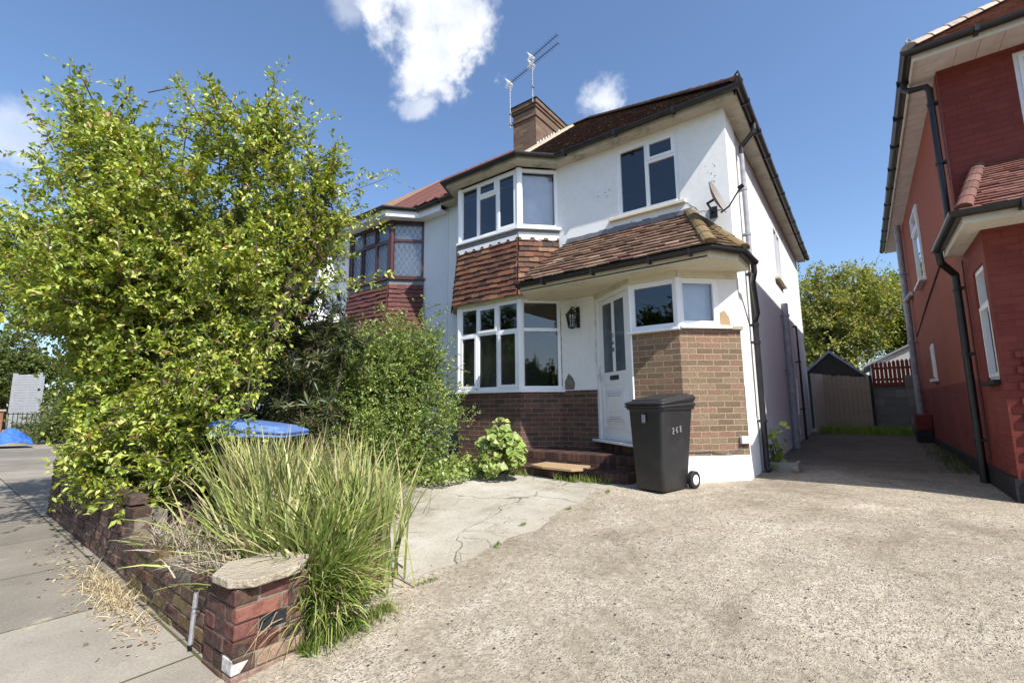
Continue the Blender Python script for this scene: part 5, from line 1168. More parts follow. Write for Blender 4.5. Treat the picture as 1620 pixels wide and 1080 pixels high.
def twig_leaves(P0, D0, L, nl, leaf, wid, droop=.25, spread=.7, upbias=.35):
    """P0,D0: twig starts & directions; returns leaf P,D,N arrays and twig polylines"""
    n = len(P0); t = (np.arange(nl) + .6) / nl; t = np.broadcast_to(t, (n, nl)) + NR.uniform(-.04, .04, (n, nl))
    Lc = np.broadcast_to(np.asarray(L).reshape(-1, 1), (n, nl))
    pos = P0[:, None, :] + D0[:, None, :] * (t * Lc)[..., None]; pos = pos + np.array([0, 0, -1.]) * (droop * Lc * t ** 2)[..., None]
    dirv = unit(D0[:, None, :] - np.array([0, 0, 2.]) * (droop * t)[..., None])
    rv = unit(NR.normal(size=(n, 1, 3))); s = unit(np.cross(dirv, rv + dirv * 0)); s2_ = np.cross(dirv, s)
    ang = (np.arange(nl) * math.pi + 0)[None, :] + NR.uniform(-.7, .7, (n, nl))
    side = s * np.cos(ang)[..., None] + s2_ * np.sin(ang)[..., None]
    D = unit(dirv * .65 + side * spread + NR.normal(size=(n, nl, 3)) * .18)
    Nn = unit(np.array([0, 0, 1.]) * upbias + NR.normal(size=(n, nl, 3)) * .5 + np.array(SUN) * .25)
    m = n * nl; return pos.reshape(m, 3), D.reshape(m, 3), Nn.reshape(m, 3)
def sphere_pts(n): return unit(NR.normal(size=(n, 3)))
def stems(name, lines, r0, r1, mat, parent, n=5):
    mb = MB()
    for pts in lines:
        k = len(pts); mb.tube(pts, [r0 + (r1 - r0) * i / (k - 1) for i in range(k)], n)
    return mb.build(name, mat, parent)
def crown(blobs, ntw, twl, nl, leaf, wid, cols, wts, outw=.7, upw=.5, droop=.25, inner=.45, zmin=None, base=None, keep=None, spread=.7, clump=0, upbias=.35):
    bl = np.array(blobs); vol = bl[:, 3] ** 2.4; cnt = (vol / vol.sum() * ntw).astype(int); P0 = []; D0 = []
    for (x, y, z, r_), c in zip(blobs, cnt):
        d = sphere_pts(c); rad = r_ * (inner + (1 - inner) * NR.random(c) ** .45)[:, None] * np.where(NR.random((c, 1)) < .12, 1.12, 1)
        p = np.array([x, y, z]) + d * rad * np.array([1, 1, .95]); P0.append(p - d * .1); D0.append(unit(d * outw + np.array([0, 0, upw]) + NR.normal(size=(c, 3)) * .45))
    P0 = np.concatenate(P0); D0 = np.concatenate(D0)
    if keep is not None: k = keep(P0); P0 = P0[k]; D0 = D0[k]
    if clump:
        ci = NR.choice(len(P0), clump, replace=False); C0 = P0[ci]; E0 = D0[ci]; m = NR.integers(0, clump, len(P0)); sz = NR.uniform(.05, .15, clump)[m][:, None]
        P1 = C0[m] + E0[m] * NR.uniform(-.25, .25, (len(m), 1)) + NR.normal(size=P0.shape) * sz; D1 = unit(E0[m] + NR.normal(size=P0.shape) * .5)
        free = NR.random(len(P0)) < .14; P0 = np.where(free[:, None], P0, P1); D0 = np.where(free[:, None], D0, D1)
    n = len(P0); L = NR.uniform(twl * .6, twl * 1.3, n); return (P0, D0, L) + twig_leaves(P0, D0, L, nl, leaf, wid, droop, spread, upbias)
def make_foliage(name, data, leaf, wid, cols, wts, mat, parent, extra=None, zlo=.05, var=.18):
    P, D, Nn = data
    ok = P[:, 2] > zlo; P, D, Nn = P[ok], D[ok], Nn[ok]; n = len(P)
    ln = leaf * np.clip(NR.normal(.95, .26, n), .45, 1.7); wd = ln * wid * NR.uniform(.85, 1.15, n)
    pc = palette(n, cols, wts, var); q = 2.2; cl = np.sin(P[:, 0] * 5.1 * q + 2 * np.sin(P[:, 2] * 3.3)) * np.sin(P[:, 1] * 4.3 * q + P[:, 2] * 6.1) ; pc = pc * (1 + cl[:, None] * np.array([.20, .13, .05]))
    v, f, c = leaf_arrays(P, D, Nn, ln, wd, pc); return np_mesh(name, v, f, c, mat, parent)
def twig_lines(P0, D0, L, droop, stride=1):
    out = []
    for i in range(0, len(P0), stride):
        p, d, l = Vector(P0[i]), Vector(D0[i]), float(L[i]); out.append([p - d * .12, p + d * l * .5 - V((0, 0, droop * l * .25)), p + d * l - V((0, 0, droop * l))])
    return out

# big bush by the garden wall
bb = thing('tall_bush', 'tall yellow-green leafy bush overhanging the low brick wall and pavement', 'bush', (-5.3, 1.6, .1))
BL = [(-4.42, 2.62, 3.15, .30), (-4.5, 2.5, 3.65, .28), (-6.12, .98, 3.85, .52), (-4.80, 1.96, 3.85, .52), (-5.45, 1.48, 3.25, .80), (-4.64, 2.33, 3.35, .42), (-6.91, .80, 2.75, .62), (-5.57, 1.18, 2.30, .85), (-5.00, 1.83, 2.47, .78), (-5.58, 1.15, 1.40, .62),
      (-4.61, 1.55, 1.30, .45), (-6.1, 1.2, 1.85, .50), (-4.72, 1.80, 1.66, .46), (-4.70, 2.40, 2.67, .38), (-5.8, 1.15, .95, .36), (-4.95, 1.42, .90, .36), (-6.6, 1.8, 2.7, .75), (-7.4, 1.5, 2.7, .55), (-5.6, 2.4, 3.0, .7), (-5.9, 2.0, 1.6, .8), (-6.2, 1.3, 3.4, .5), (-5.65, 1.08, .80, .30), (-5.35, 1.12, .78, .34), (-6.3, 1.8, 1.3, .4), (-7.1, 1.0, 2.9, .45), (-4.60, 1.40, .72, .30), (-5.1, 1.2, 1.05, .4)]
LC = [(.25, .32, .04), (.37, .42, .08), (.13, .185, .03), (.50, .50, .17), (.30, .16, .06)]; LW = [.34, .30, .20, .13, .03]
P0, D0, L_, P, D, Nn = crown(BL, 12500, .24, 13, .05, .5, LC, LW, .65, .5, .25, .35, clump=620, upbias=.75)
tips = [((-6.15, .71, 4.69), (-6.15, .9, 3.7)), ((-4.55, 2.04, 4.68), (-4.8, 1.95, 3.8)), ((-4.65, 2.01, 4.47), (-4.9, 1.9, 3.8)), ((-4.37, 2.38, 4.23), (-4.8, 2.1, 3.7)), ((-3.90, 2.96, 3.70), (-4.6, 2.35, 3.3)), ((-4.14, 2.84, 3.37), (-4.7, 2.3, 3.0)),
        ((-4.34, 2.76, 2.93), (-4.8, 2.2, 2.8)), ((-4.29, 2.49, 3.93), (-4.8, 2.1, 3.5)), ((-6.45, .57, 4.23), (-6.2, .8, 3.6)), ((-6.81, .54, 3.62), (-6.4, .8, 3.3)), ((-5.21, 1.49, 4.41), (-5.3, 1.5, 3.7)), ((-5.71, 1.08, 4.48), (-5.7, 1.2, 3.7)),
        ((-4.52, 2.60, 3.10), (-4.9, 2.2, 3.0)), ((-4.05, 3.05, 2.62), (-4.7, 2.3, 2.5)), ((-5.09, 1.66, 4.50), (-5.2, 1.6, 3.8)), ((-4.0, 2.9, 3.2), (-4.7, 2.3, 3.1)), ((-5.95, .8, 4.45), (-6.0, .9, 3.7)), ((-4.45, 2.2, 4.45), (-4.8, 2.0, 3.7)), ((-4.25, 2.7, 3.6), (-4.75, 2.3, 3.3)), ((-6.3, .75, 4.4), (-6.2, .9, 3.7)), ((-6.0, .85, 4.2), (-6.0, 1.0, 3.6)), ((-4.75, 1.95, 4.3), (-4.9, 1.9, 3.6))]
sp0 = []; sd0 = []
for tip, root in tips:
    tip, root = np.array(tip), np.array(root); d = tip - root
    for k in range(22):
        t = .15 + .85 * k / 21; sp0.append(root + d * t + NR.normal(size=3) * .035); sd0.append(unit(d / np.linalg.norm(d) * .8 + NR.normal(size=3) * .55 + np.array([0, 0, .2])))
sp0 = np.array(sp0); sd0 = np.array(sd0); sl = NR.uniform(.10, .24, len(sp0)); Pa, Da, Na = twig_leaves(sp0, sd0, sl, 7, .05, .5, .15)
P = np.concatenate([P, Pa]); D = np.concatenate([D, Da]); Nn = np.concatenate([Nn, Na]); kk = ~((P[:, 2] < 1.95) & (P[:, 1] < .93 + .05 * np.sin(P[:, 0] * 9) + .06 * NR.normal(size=len(P)))) & ~((P[:, 0] < -6.75) & (P[:, 2] < 1.9))
make_foliage('foliage', (P[kk], D[kk], Nn[kk]), .051, .54, LC, LW, M['leaf'], bb, zlo=.34)
lines = []
for (x, y, z, r_) in BL:
    b0 = V((-5.4 + rnd.uniform(-.8, .8), 1.6 + rnd.uniform(-.15, .3), .1)); e = V((x, y, z)); m_ = b0.lerp(e, .5) + V((rnd.uniform(-.15, .15), rnd.uniform(-.1, .1), .2)); lines.append([b0, b0.lerp(m_, .5) + V((0, 0, .05)), m_, m_.lerp(e, .5), e])
stems('trunk', lines, .055, .014, M['bark'], bb, 7)
kb = ~((P0[:, 2] < 2.1) & (P0[:, 1] < 1.05)); stems('branches', twig_lines(P0[kb], D0[kb], L_[kb], .22, 5) + [[Vector(r_), Vector(t)] for t, r_ in tips], .007, .002, M['bark'], bb, 4)

# oleander-like shrub
ol = thing('dark_shrub', 'dark shrub with long narrow leaf whorls between the tall bush and the rounded hedge', 'shrub', (-5.2, 2.8, .1))
OB = [(-5.10, 2.62, 1.84, .45), (-5.26, 2.45, 1.42, .45), (-5.22, 2.97, 2.27, .45), (-5.04, 2.77, 1.28, .35), (-5.00, 3.20, 1.88, .38), (-5.42, 2.34, 2.13, .45), (-5.5, 2.9, 1.2, .5), (-5.0, 2.6, .8, .4), (-5.6, 3.2, 2.0, .5), (-5.3, 2.6, .5, .4)]
ctrs = []; 
for (x, y, z, r_) in OB:
    c = int(r_ ** 2 * 300); d = sphere_pts(c); ctrs.append(np.array([x, y, z]) + d * r_ * (.4 + .6 * NR.random((c, 1)) ** .5))
ctrs = np.concatenate(ctrs); nC = len(ctrs); nlw = 14
ax_ = unit(NR.normal(size=(nC, 3)) * .5 + np.array([.3, -.4, .6])); rv = unit(np.cross(ax_, NR.normal(size=(nC, 3)))); rw = np.cross(ax_, rv)
ang = NR.uniform(0, 2 * math.pi, (nC, nlw)); D = unit(ax_[:, None] * NR.uniform(.15, .9, (nC, nlw, 1)) + rv[:, None] * np.cos(ang)[..., None] + rw[:, None] * np.sin(ang)[..., None])
P = ctrs[:, None] + np.zeros((nC, nlw, 3)) + ax_[:, None] * NR.uniform(-.03, .03, (nC, nlw, 1)); Nn = unit(ax_[:, None] + NR.normal(size=(nC, nlw, 3)) * .3)
make_foliage('foliage', (P.reshape(-1, 3), D.reshape(-1, 3), Nn.reshape(-1, 3)), .125, .16, [(.045, .065, .022), (.075, .095, .035), (.12, .13, .06), (.16, .13, .07)], [.45, .35, .13, .07], M['leaf_gloss'], ol, zlo=.12)
stems('stems', [[V((-5.25 + rnd.uniform(-.3, .3), 2.8, .1)), V((x, y, z - .3)), V((x, y, z))] for x, y, z, r_ in OB], .018, .008, M['bark'], ol)

# rounded hedge by the bay window
hg = thing('rounded_hedge', 'rounded mid-green small-leaved hedge mound next to the front bay window', 'hedge', (-5.1, 4.2, .15))
HB = [(-5.53, 3.88, 1.70, .62), (-5.28, 4.36, 2.0, .60), (-5.03, 4.48, 1.28, .40), (-5.06, 4.0, .94, .50), (-5.52, 3.60, 1.50, .50), (-5.21, 4.62, 1.98, .38), (-4.99, 4.60, .75, .32), (-5.26, 3.60, 1.02, .42), (-5.73, 4.4, 1.6, .7), (-5.43, 4.8, 1.1, .7), (-5.03, 3.7, .55, .38), (-6.03, 4.0, 1.2, .7), (-5.13, 4.3, .6, .5), (-6.13, 4.8, 1.6, .7), (-4.98, 4.35, .45, .3)]
HC = [(.16, .235, .05), (.24, .32, .08), (.34, .40, .15), (.10, .15, .035), (.27, .23, .11)]; HW = [.38, .30, .14, .15, .03]
P0, D0, L_, P, D, Nn = crown(HB, 9500, .15, 10, .03, .6, HC, HW, .8, .35, .1, .55, clump=900, upbias=.6)
sh0 = np.array([(-5.05 + .04 * NR.normal(), 4.15 + .04 * NR.normal(), 2.2 + .025 * k) for k in range(14)]); sh1 = np.array([(-4.95 + .1 * NR.normal(), 4.5 + .1 * NR.normal(), 2.15 + .1 * NR.random()) for k in range(40)]); sh = np.concatenate([sh0, sh1])
Pa, Da, Na = twig_leaves(sh, unit(NR.normal(size=sh.shape) * .4 + np.array([0, 0, .6])), NR.uniform(.08, .16, len(sh)), 8, .03, .6, .0)
make_foliage('foliage', (np.concatenate([P, Pa]), np.concatenate([D, Da]), np.concatenate([Nn, Na])), .036, .6, HC, HW, M['leaf_gloss'], hg, zlo=.24)
stems('stems', twig_lines(P0, D0, L_, .1, 9) + [[V((-5.2 + rnd.uniform(-.3, .3), 4.3 + rnd.uniform(-.3, .3), .15)), V((x, y, z))] for x, y, z, r_ in HB], .006, .002, M['bark'], hg, 4)

# lobed light green plant by the steps
lp = thing('mallow_plant', 'bushy light green plant with scalloped leaves beside the left end of the steps', 'plant', (-3.95, 5.1, .26))
def round_leaves(P, Nn, rad, cols, nseg=9):
    n = len(P); Nn = unit(Nn); a = unit(np.cross(Nn, NR.normal(size=(n, 3)))); b = np.cross(Nn, a); k = np.arange(nseg) * 2 * math.pi / nseg
    rr = rad[:, None] * (1 + .16 * np.where(np.arange(nseg) % 2, 1, -1)[None] + NR.uniform(-.06, .06, (n, nseg)))
    ring = P[:, None] + a[:, None] * (np.cos(k) * rr)[..., None] + b[:, None] * (np.sin(k) * rr)[..., None] + Nn[:, None] * (NR.uniform(-.10, .30, (n, nseg)) * rad[:, None])[..., None]
    v = np.concatenate([P[:, None], ring], 1).reshape(-1, 3); base = np.arange(n)[:, None] * (nseg + 1)
    f = np.concatenate([base + np.array([[0, 1 + i, 1 + (i + 1) % nseg]]) for i in range(nseg)], 0); return v, f, np.repeat(cols, nseg + 1, 0)
nl_ = 560; ctr_ = np.array([-4.0, 5.06, .62]); lob = sphere_pts(17) * np.array([.30, .26, .34]) * (.5 + .5 * NR.random((17, 1))); lob[0] = (0, 0, .38); lob[1] = (.3, 0, .05); lob[2] = (-.3, -.05, .1)
d = sphere_pts(nl_); Pm = ctr_ + lob[NR.integers(0, 17, nl_)] * .88 + d * .11; Pm[:, 2] = np.maximum(Pm[:, 2], .31)
v, f, c = round_leaves(Pm, unit(d * .6 + np.array([.25, -.35, .75]) + NR.normal(size=(nl_, 3)) * .35), NR.uniform(.026, .056, nl_), palette(nl_, [(.26, .34, .08), (.36, .42, .14), (.16, .23, .05)], [.5, .3, .2]))
np_mesh('foliage', v, f, c, M['leaf'], lp)
stems('stems', [[V((-3.95, 5.08, .24)), V(ctr_) + V((0, 0, -.1)), V(Pm[i])] for i in range(0, nl_, 12)], .008, .003, M['bark'], lp)
# weed by downpipe
wp = thing('trough_weed', 'leafy yellow-green weed growing by the black downpipe of the white house', 'plant', (-1.05, 7.5, .4))
nl_ = 48; Pm = np.array([-1.02, 7.46, .62]) + NR.normal(size=(nl_, 3)) * np.array([.07, .07, .16]); v, f, c = round_leaves(Pm, unit(NR.normal(size=(nl_, 3)) * .5 + np.array([.3, -.2, .8])), NR.uniform(.03, .06, nl_), palette(nl_, [(.25, .30, .05), (.14, .18, .04)], [.6, .4])); np_mesh('foliage', v, f, c, M['leaf'], wp)
stems('stems', [[V((-1.0, 7.5, .38)), V(Pm[i])] for i in range(0, nl_, 6)], .005, .003, M['bark'], wp)

# blades
def blades(base, dirs, L, W_, bend, cols, seg=6):
    n = len(base); t = np.linspace(0, 1, seg + 1); hd = unit(np.stack([dirs[:, 0], dirs[:, 1], np.zeros(n)], 1)); th0 = np.arctan2(np.linalg.norm(dirs[:, :2], axis=1), dirs[:, 2])
    side = np.cross(hd, np.array([0, 0, 1.])); side = side * np.cos(.0) ; tw = NR.uniform(-.9, .9, n)
    p = base.copy(); V_ = []
    for k in range(seg + 1):
        th = th0 + bend * t[k] ** 1.5
        d = hd * np.sin(th)[:, None] + np.array([0, 0, 1.]) * np.cos(th)[:, None]
        nrm = np.cross(side, d); sd2 = side * np.cos(tw)[:, None] + nrm * np.sin(tw)[:, None]
        w_ = W_ * (1 - t[k] ** 2.2) * .5 + .0006; V_.append(p - sd2 * w_[:, None]); V_.append(p + sd2 * w_[:, None]); p = p + d * (L / seg)[:, None]
    v = np.stack(V_, 1).reshape(-1, 3); m = 2 * (seg + 1); b = np.arange(n)[:, None] * m
    f = np.concatenate([b + np.array([[2 * k, 2 * k + 1, 2 * k + 3, 2 * k + 2]]) for k in range(seg)], 0)
    tipf = np.tile(np.repeat(t, 2), n)[:, None]; c = np.repeat(cols, m, 0); c = c * (1 - .0 * tipf) + np.array([.10, .06, .0]) * (tipf ** 3) * .5
    return v, f, c
def clump(name, label, loc, groups, mat, cat='grass'):
    o = thing(name, label, cat, loc)
    vs_, fs_, cs_ = [], [], []; off = 0
    for (ctr, sx, sy, n, l0, l1, w0, w1, lean, b0, b1, cols, wts, dirbias) in groups:
        base = np.stack([ctr[0] + NR.normal(size=n) * sx, ctr[1] + NR.normal(size=n) * sy, np.full(n, ctr[2])], 1)
        az = NR.uniform(0, 2 * math.pi, n); le = np.abs(NR.normal(size=n)) * lean
        dirs = np.stack([np.cos(az) * le + dirbias[0], np.sin(az) * le + dirbias[1], np.ones(n)], 1)
        v, f, c = blades(base, dirs, NR.uniform(l0, l1, n), NR.uniform(w0, w1, n), NR.uniform(b0, b1, n), palette(n, cols, wts)); vs_.append(v); fs_.append(f + off); cs_.append(c); off += len(v)
    np_mesh('blades', np.concatenate(vs_), np.concatenate(fs_), np.concatenate(cs_), mat, o); return o
IC = [(.20, .25, .075), (.30, .34, .12), (.10, .155, .045), (.42, .40, .21), (.38, .29, .17)]
clump('sword_grass', 'stiff pale green sword-leaved clump directly behind the brick pier', (-2.95, 1.6, .05), [
    ((-2.95, 1.58, .08), .13, .09, 400, .45, .80, .024, .040, .48, .1, .9, IC, [.3, .3, .15, .2, .05], (-.05, .05)),
    ((-3.35, 1.58, .08), .25, .10, 420, .45, .80, .016, .030, .55, .1, 1.1, IC, [.3, .3, .15, .2, .05], (-.15, .0)),
    ((-3.50, 1.70, .08), .24, .08, 560, .80, 1.08, .014, .026, .24, .1, .8, IC, [.3, .3, .15, .2, .05], (.0, 0)),
    ((-2.90, 1.95, .08), .16, .12, 300, .70, 1.05, .014, .024, .22, .1, .8, IC, [.3, .3, .15, .2, .05], (-.05, 0)),
    ((-3.1, 1.50, .1), .25, .10, 240, .4, .7, .006, .010, .6, .6, 1.8, [(.36, .29, .17), (.28, .21, .12), (.42, .36, .24)], [.5, .3, .2], (-.2, .0))], M['blade'], 'grass clump')
SGC = [(.17, .25, .05), (.25, .32, .09), (.11, .18, .04), (.38, .38, .18), (.38, .29, .17)]
clump('sedge_clump', 'tall arching grass spilling over onto the driveway at the right of the brick pier', (-2.6, 1.65, .05), [
    ((-2.66, 1.62, .04), .08, .08, 620, .42, .80, .012, .022, .20, .3, 1.4, SGC, [.3, .3, .2, .15, .05], (.03, .0)),
    ((-2.52, 1.54, .04), .05, .06, 420, .38, .64, .009, .018, .2, .8, 2.1, SGC, [.35, .3, .2, .12, .03], (.20, .0)),
    ((-2.78, 1.85, .05), .10, .08, 300, .55, .88, .010, .020, .18, .2, 1.0, SGC, [.25, .3, .2, .2, .05], (-.05, .0)),
    ((-2.47, 1.55, .04), .035, .07, 260, .25, .45, .008, .014, .4, 1.2, 2.6, SGC, [.35, .3, .2, .12, .03], (.22, -.03)),
    ((-2.60, 1.60, .04), .09, .09, 260, .3, .6, .005, .010, .5, 1.0, 2.6, [(.40, .31, .19), (.30, .23, .14)], [.5, .5], (.1, .0)),
    ((-3.05, 1.95, .05), .14, .10, 30, .95, 1.15, .008, .010, .12, .0, .3, [(.45, .32, .20)], [1], (0, 0))], M['blade'], 'grass clump')
clump('low_sedge', 'low green sedge tuft in front of the rounded hedge', (-4.2, 3.4, .1), [((-4.1, 3.05, .12), .18, .22, 500, .3, .55, .006, .010, .5, .5, 1.8, IC, [.35, .25, .3, .1, 0], (0, 0)), ((-4.2, 2.75, .1), .2, .18, 300, .4, .7, .006, .010, .4, .4, 1.5, IC, [.25, .3, .2, .2, .05], (0, 0))], M['blade'], 'grass clump')

def scatter_stuff(name, label, cat, fn, n, mat, kind='stuff', rad=(.008, .02), cols=((.1, .16, .03),), up=.6):
    P = np.array([fn() for _ in range(n)]); v, f, c = round_leaves(P, unit(NR.normal(size=(n, 3)) * .6 + np.array([0, 0, up])), NR.uniform(rad[0], rad[1], n), palette(n, list(cols), [1] * len(cols)), 5)
    o = np_mesh(name, v, f, c, mat); tag(o, label, cat, kind=kind); return o
def grass_stuff(name, label, fn, n, l, w, cols, mat=None, lean=.5, bend=1.0):
    base = np.array([fn() for _ in range(n)]); az = NR.uniform(0, 2 * math.pi, n); le = np.abs(NR.normal(size=n)) * lean
    v, f, c = blades(base, np.stack([np.cos(az) * le, np.sin(az) * le, np.ones(n)], 1), NR.uniform(l * .5, l * 1.2, n), NR.uniform(w * .6, w * 1.2, n), NR.uniform(0, bend, n), palette(n, cols, [1] * len(cols)), 4)
    o = np_mesh(name, v, f, c, mat or M['leaf']); tag(o, label, 'grass', kind='stuff'); return o
u_ = rnd.uniform
GC = [(.10, .17, .03), (.15, .22, .045), (.2, .25, .07)]
grass_stuff('step_weeds', 'green grassy weeds along the foot of the brick steps', lambda: (lambda x: (x, 5.45 + rnd.gauss(0, .035) - (.08 if -3.6 < x < -3.0 else 0), .25))(rnd.choice([u_(-4.9, -4.0), u_(-4.4, -3.8), u_(-3.1, -2.6), u_(-3.35, -2.75)])), 800, .11, .008, GC)
grass_stuff('alley_grass', 'long bright green grass at the end of the shared driveway', lambda: (u_(-1.0, .9), 15.4 - abs(rnd.gauss(0, .28)), .43), 1800, .24, .010, [(.28, .42, .06), (.20, .32, .05)])  # brighter green than the other weeds
grass_stuff('verge_weeds', 'dark weeds along the foot of the red house', lambda: (1.05 - abs(rnd.gauss(0, .13)), u_(8.2, 12.6), .33), 600, .12, .008, [(.08, .10, .03)])
grass_stuff('pier_weeds', 'small weeds on the ground at the driveway foot of the brick pier', lambda: (-2.42 + abs(rnd.gauss(0, .07)), u_(1.35, 1.95), .01), 800, .10, .006, GC)
grass_stuff('driveway_weeds', 'tiny weeds growing in the driveway joint', lambda: (lambda t: (-2.5 + rnd.gauss(0, .012) + .1 * math.sin(t * 3), t, hz(-2.5, t)))(rnd.choice([u_(2.2, 2.35), u_(3.0, 3.1), u_(3.55, 3.65), u_(4.2, 4.26), u_(5.0, 5.1)])), 260, .035, .004, GC)
ST = [(.42, .34, .20), (.34, .26, .15), (.50, .43, .29)]
grass_stuff('dry_grass_litter', 'dry straw-coloured dead grass along the base of the garden wall', lambda: (lambda x: (x, 1.02 - abs(rnd.gauss(0, .07)), hz(x, .9)))(rnd.choice([u_(-4.7, -3.2), u_(-4.4, -3.7)])), 900, .10, .003, ST, M['straw'], 1.9, 2.4)
grass_stuff('wall_top_thatch', 'dead grey-brown stems lying over the top of the brick wall', lambda: (u_(-4.1, -2.75), 1.20 + rnd.gauss(0, .06), .35), 520, .22, .005, [(.30, .26, .19), (.22, .18, .13), (.38, .34, .26)], M['straw'], 1.8, 1.4)
def litter(fn, n, label, name, cols, rad=(.010, .024)): return scatter_stuff(name, label, 'leaf litter', fn, n, M['straw'], rad=rad, cols=cols, up=2.0)
litter(lambda: (lambda x: (x, 1.0 - abs(rnd.gauss(0, .13)), hz(x, .8) + .008))(u_(-5.6, -3.0)), 200, 'fallen dry leaves scattered on the pavement by the wall', 'leaf_litter', [(.30, .22, .12), (.42, .36, .22), (.16, .12, .08)], (.005, .016))
litter(lambda: (lambda x, y: (x, y, hz(x, y) + .008))(u_(-5, 1), u_(2, 6.3)), 90, 'a few small fallen leaves and crumbs on the driveway', 'driveway_litter', [(.30, .22, .12), (.12, .1, .07)], (.005, .012))
scatter_stuff('ground_ivy', 'low ivy and weeds creeping at the foot of the hedge and the bay brickwork', 'ivy', lambda: (lambda k: (u_(-5.6, -4.3), u_(4.2, 5.75), .27 + abs(rnd.gauss(0, .09))))(0), 2600, M['leaf_gloss'], cols=HC[:3], rad=(.015, .032))

# loose grit
ng = 3200; gp_ = np.array([(u_(-2.45, 2.6), .4 + 5.2 * rnd.random() ** 1.3, 0) for _ in range(ng)]); gp_[:, 2] = [hz(a, b) + .004 for a, b in gp_[:, :2]]
gr_ = NR.uniform(.002, .0065, ng); oc6 = np.array([(1, 0, 0), (0, 1, 0), (-1, 0, 0), (0, -1, 0), (0, 0, .7), (0, 0, -.5)]); rot_ = NR.uniform(0, 6.28, ng)
vv_ = gp_[:, None] + (oc6[None] * (1 + NR.uniform(-.3, .3, (ng, 6, 1)))) * gr_[:, None, None]; vx = vv_ - gp_[:, None]; cx2, sx2 = np.cos(rot_)[:, None], np.sin(rot_)[:, None]
vv_ = gp_[:, None] + np.stack([vx[..., 0] * cx2 - vx[..., 1] * sx2, vx[..., 0] * sx2 + vx[..., 1] * cx2, vx[..., 2]], -1)
ff_ = np.concatenate([np.arange(ng)[:, None] * 6 + np.array([f_]) for f_ in ((0, 1, 4), (1, 2, 4), (2, 3, 4), (3, 0, 4), (1, 0, 5), (2, 1, 5), (3, 2, 5), (0, 3, 5))], 0)
go_ = np_mesh('loose_grit', vv_.reshape(-1, 3), ff_, np.repeat(palette(ng, [(.40, .34, .25), (.55, .5, .42), (.28, .2, .13), (.14, .12, .11)], [.4, .2, .25, .15]), 6, 0), M['straw']); tag(go_, 'loose grit and small stones lying on the worn driveway', 'grit', kind='stuff')
# background trees
def tree(name, label, base, blobs, ntw, nl, leaf, cols, wts, twl=.8, trunk_r=.25, group=None, limbs=16, wid=.6, mat=None, zlo=.5):
    t = thing(name, label, 'tree', base, group)
    P0, D0, L_, P, D, Nn = crown(blobs, ntw, twl, nl, leaf, wid, cols, wts, .7, .5, .2, .4, clump=max(60, ntw // 16), upbias=.6)
    make_foliage('crown', (P, D, Nn), leaf, wid, cols, wts, mat or M['leaf_far'], t, zlo=zlo)
    b = V(base); top = V(blobs[0][:3]); lines = []
    mb = MB(); mb.tube([b - V((0, 0, .2)), b.lerp(top, .3), b.lerp(top, .75)], [trunk_r, trunk_r * .75, trunk_r * .3], 10)
    for bx in blobs[:limbs]:
        s_ = b.lerp(top, rnd.uniform(.15, .5)); e = V(bx[:3]); m_ = s_.lerp(e, .5) + V((rnd.uniform(-.3, .3), rnd.uniform(-.3, .3), .3)); mb.tube([s_, m_, e], [trunk_r * .4, trunk_r * .25, trunk_r * .08], 6)
        for q in range(3):
            d = V(NR.normal(size=3)) * bx[3] * .5; mb.tube([m_.lerp(e, rnd.random()), e + d], [trunk_r * .12, trunk_r * .03], 5)
    mb.build('trunk', M['bark'], t); return t
TC = [(.24, .27, .07), (.32, .34, .09), (.16, .20, .06), (.34, .27, .15)]
def blobset(cx_, cy_, cz_, rx, rz, n, r0, r1):
    out = []
    for _ in range(n):
        d = sphere_pts(1)[0]; k = NR.random() ** .4; out.append((cx_ + d[0] * rx * k, cy_ + d[1] * rx * .8 * k, cz_ + d[2] * rz * k, NR.uniform(r0, r1)))
    return [(cx_, cy_, cz_ + rz * .2, r1)] + out
tree('broad_tree', 'large twiggy olive-green tree behind the shed and board gate', (-.6, 29, .4), blobset(-1.2, 29, 5.2, 3.0, 3.0, 22, 1.0, 1.7), 4200, 9, .15, TC, [.4, .25, .2, .15], 1.0, .4)
tree('bright_tree', 'brighter yellow-green tree right of the twiggy tree beside the red house', (3.0, 31, .4), blobset(3.4, 31, 5.0, 2.8, 2.7, 18, 1.0, 1.6), 4200, 9, .17, [(.20, .26, .03), (.14, .20, .03), (.26, .30, .05)], [.4, .3, .3], 1.0, .35)
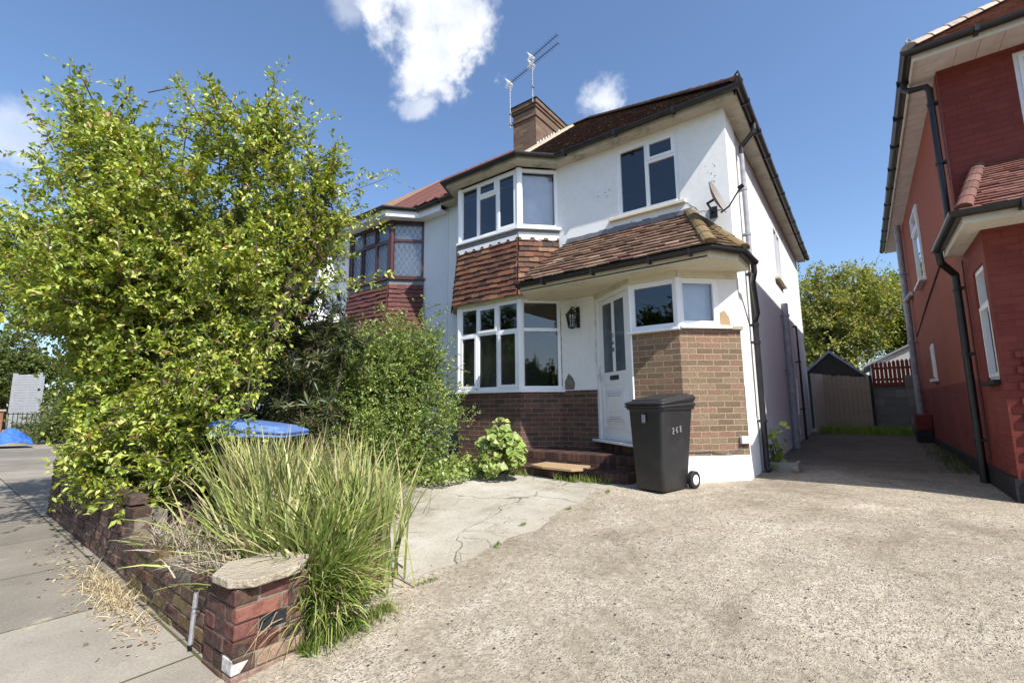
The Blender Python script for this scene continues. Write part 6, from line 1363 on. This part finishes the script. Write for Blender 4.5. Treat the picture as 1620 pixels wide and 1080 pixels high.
# far left trees behind the fence
FLC = [(.11, .14, .045), (.16, .19, .06), (.08, .11, .035)]
tree('far_tree', 'grey-green tree mass beyond the far fence panel at the left edge', (-38, 3.5, .3), blobset(-38, 3.5, 3.3, 3.5, 2.1, 12, 1.2, 1.9), 2400, 8, .22, FLC, [.4, .3, .3], 1.1, .3)
tree('far_tree', 'bushy green tree right of the fence panel, partly behind the tall bush', (-30, 7.5, .3), blobset(-30, 7.5, 3.0, 2.4, 1.7, 10, 1.0, 1.5), 1800, 8, .2, FLC, [.4, .3, .3], 1.0, .25)
tree('street_shrub', 'dense low shrub growing beside the blue tarpaulin', (-20, 3.4, .3), blobset(-20, 3.6, 1.0, .9, .7, 8, .5, .7), 1500, 9, .08, FLC, [.4, .3, .3], .4, .06, zlo=.3)
# across the road (seen only as reflections in the windows)
OPC = [(.07, .11, .03), (.10, .14, .035), (.05, .08, .02)]
tree('street_tree', 'green tree across the road reflected in the bay window', (-13, -15, 0), blobset(-13, -15, 4.2, 3.2, 2.8, 14, 1.2, 1.9), 2200, 8, .28, OPC, [.4, .3, .3], 1.1, .3)
tree('street_tree', 'second green tree across the road reflected beside the first one', (-20, -13, 0), blobset(-20, -13, 4.0, 3.4, 2.6, 14, 1.2, 1.9), 2200, 8, .28, OPC, [.4, .3, .3], 1.1, .3)
tree('street_tree', 'tree across the road reflected in the porch window', (-7.5, -14, 0), blobset(-7.5, -14, 3.6, 2.6, 2.4, 12, 1.1, 1.6), 1600, 8, .28, OPC, [.4, .3, .3], 1.0, .25)
tree('street_tree', 'tree across the road in front of the opposite house, reflected in the angled panes', (22, -11, 0), blobset(23, -12, 2.2, 4.2, 1.5, 14, 1.1, 1.6), 1800, 8, .28, OPC, [.4, .3, .3], 1.0, .25)
oh = thing('opposite_house', 'brick house with chimney across the road, reflected in the angled bay pane', 'house', (33, -20, 0))
mb = MB(); mb.box(28, 40, -28, -19, 0, 4.4); mb.build('wall', M['chimney_brick'], oh)
mb = MB(); mb.raw([(27.6, -18.6, 4.4), (40.4, -18.6, 4.4), (40.4, -28.4, 4.4), (27.6, -28.4, 4.4), (32.5, -23.5, 6.4), (36.5, -23.5, 6.4)], [(0, 1, 5, 4), (1, 2, 5), (2, 3, 4, 5), (3, 0, 4)]); rr_ = mb.build('roof', M['wood_dark'], oh)
mb = MB(); mb.box(28.6, 30.4, -20.3, -18.9, 3.6, 7.6); mb.box(28.4, 30.6, -20.5, -18.7, 7.6, 7.9); mb.build('chimney', M['chimney_brick'], rr_)
for k in range(3): mb = MB(); mb.box(29 + k * 3.3, 30.8 + k * 3.3, -18.99, -18.96, 1.2, 2.8); mb.build('window', M['dark_in'], oh)
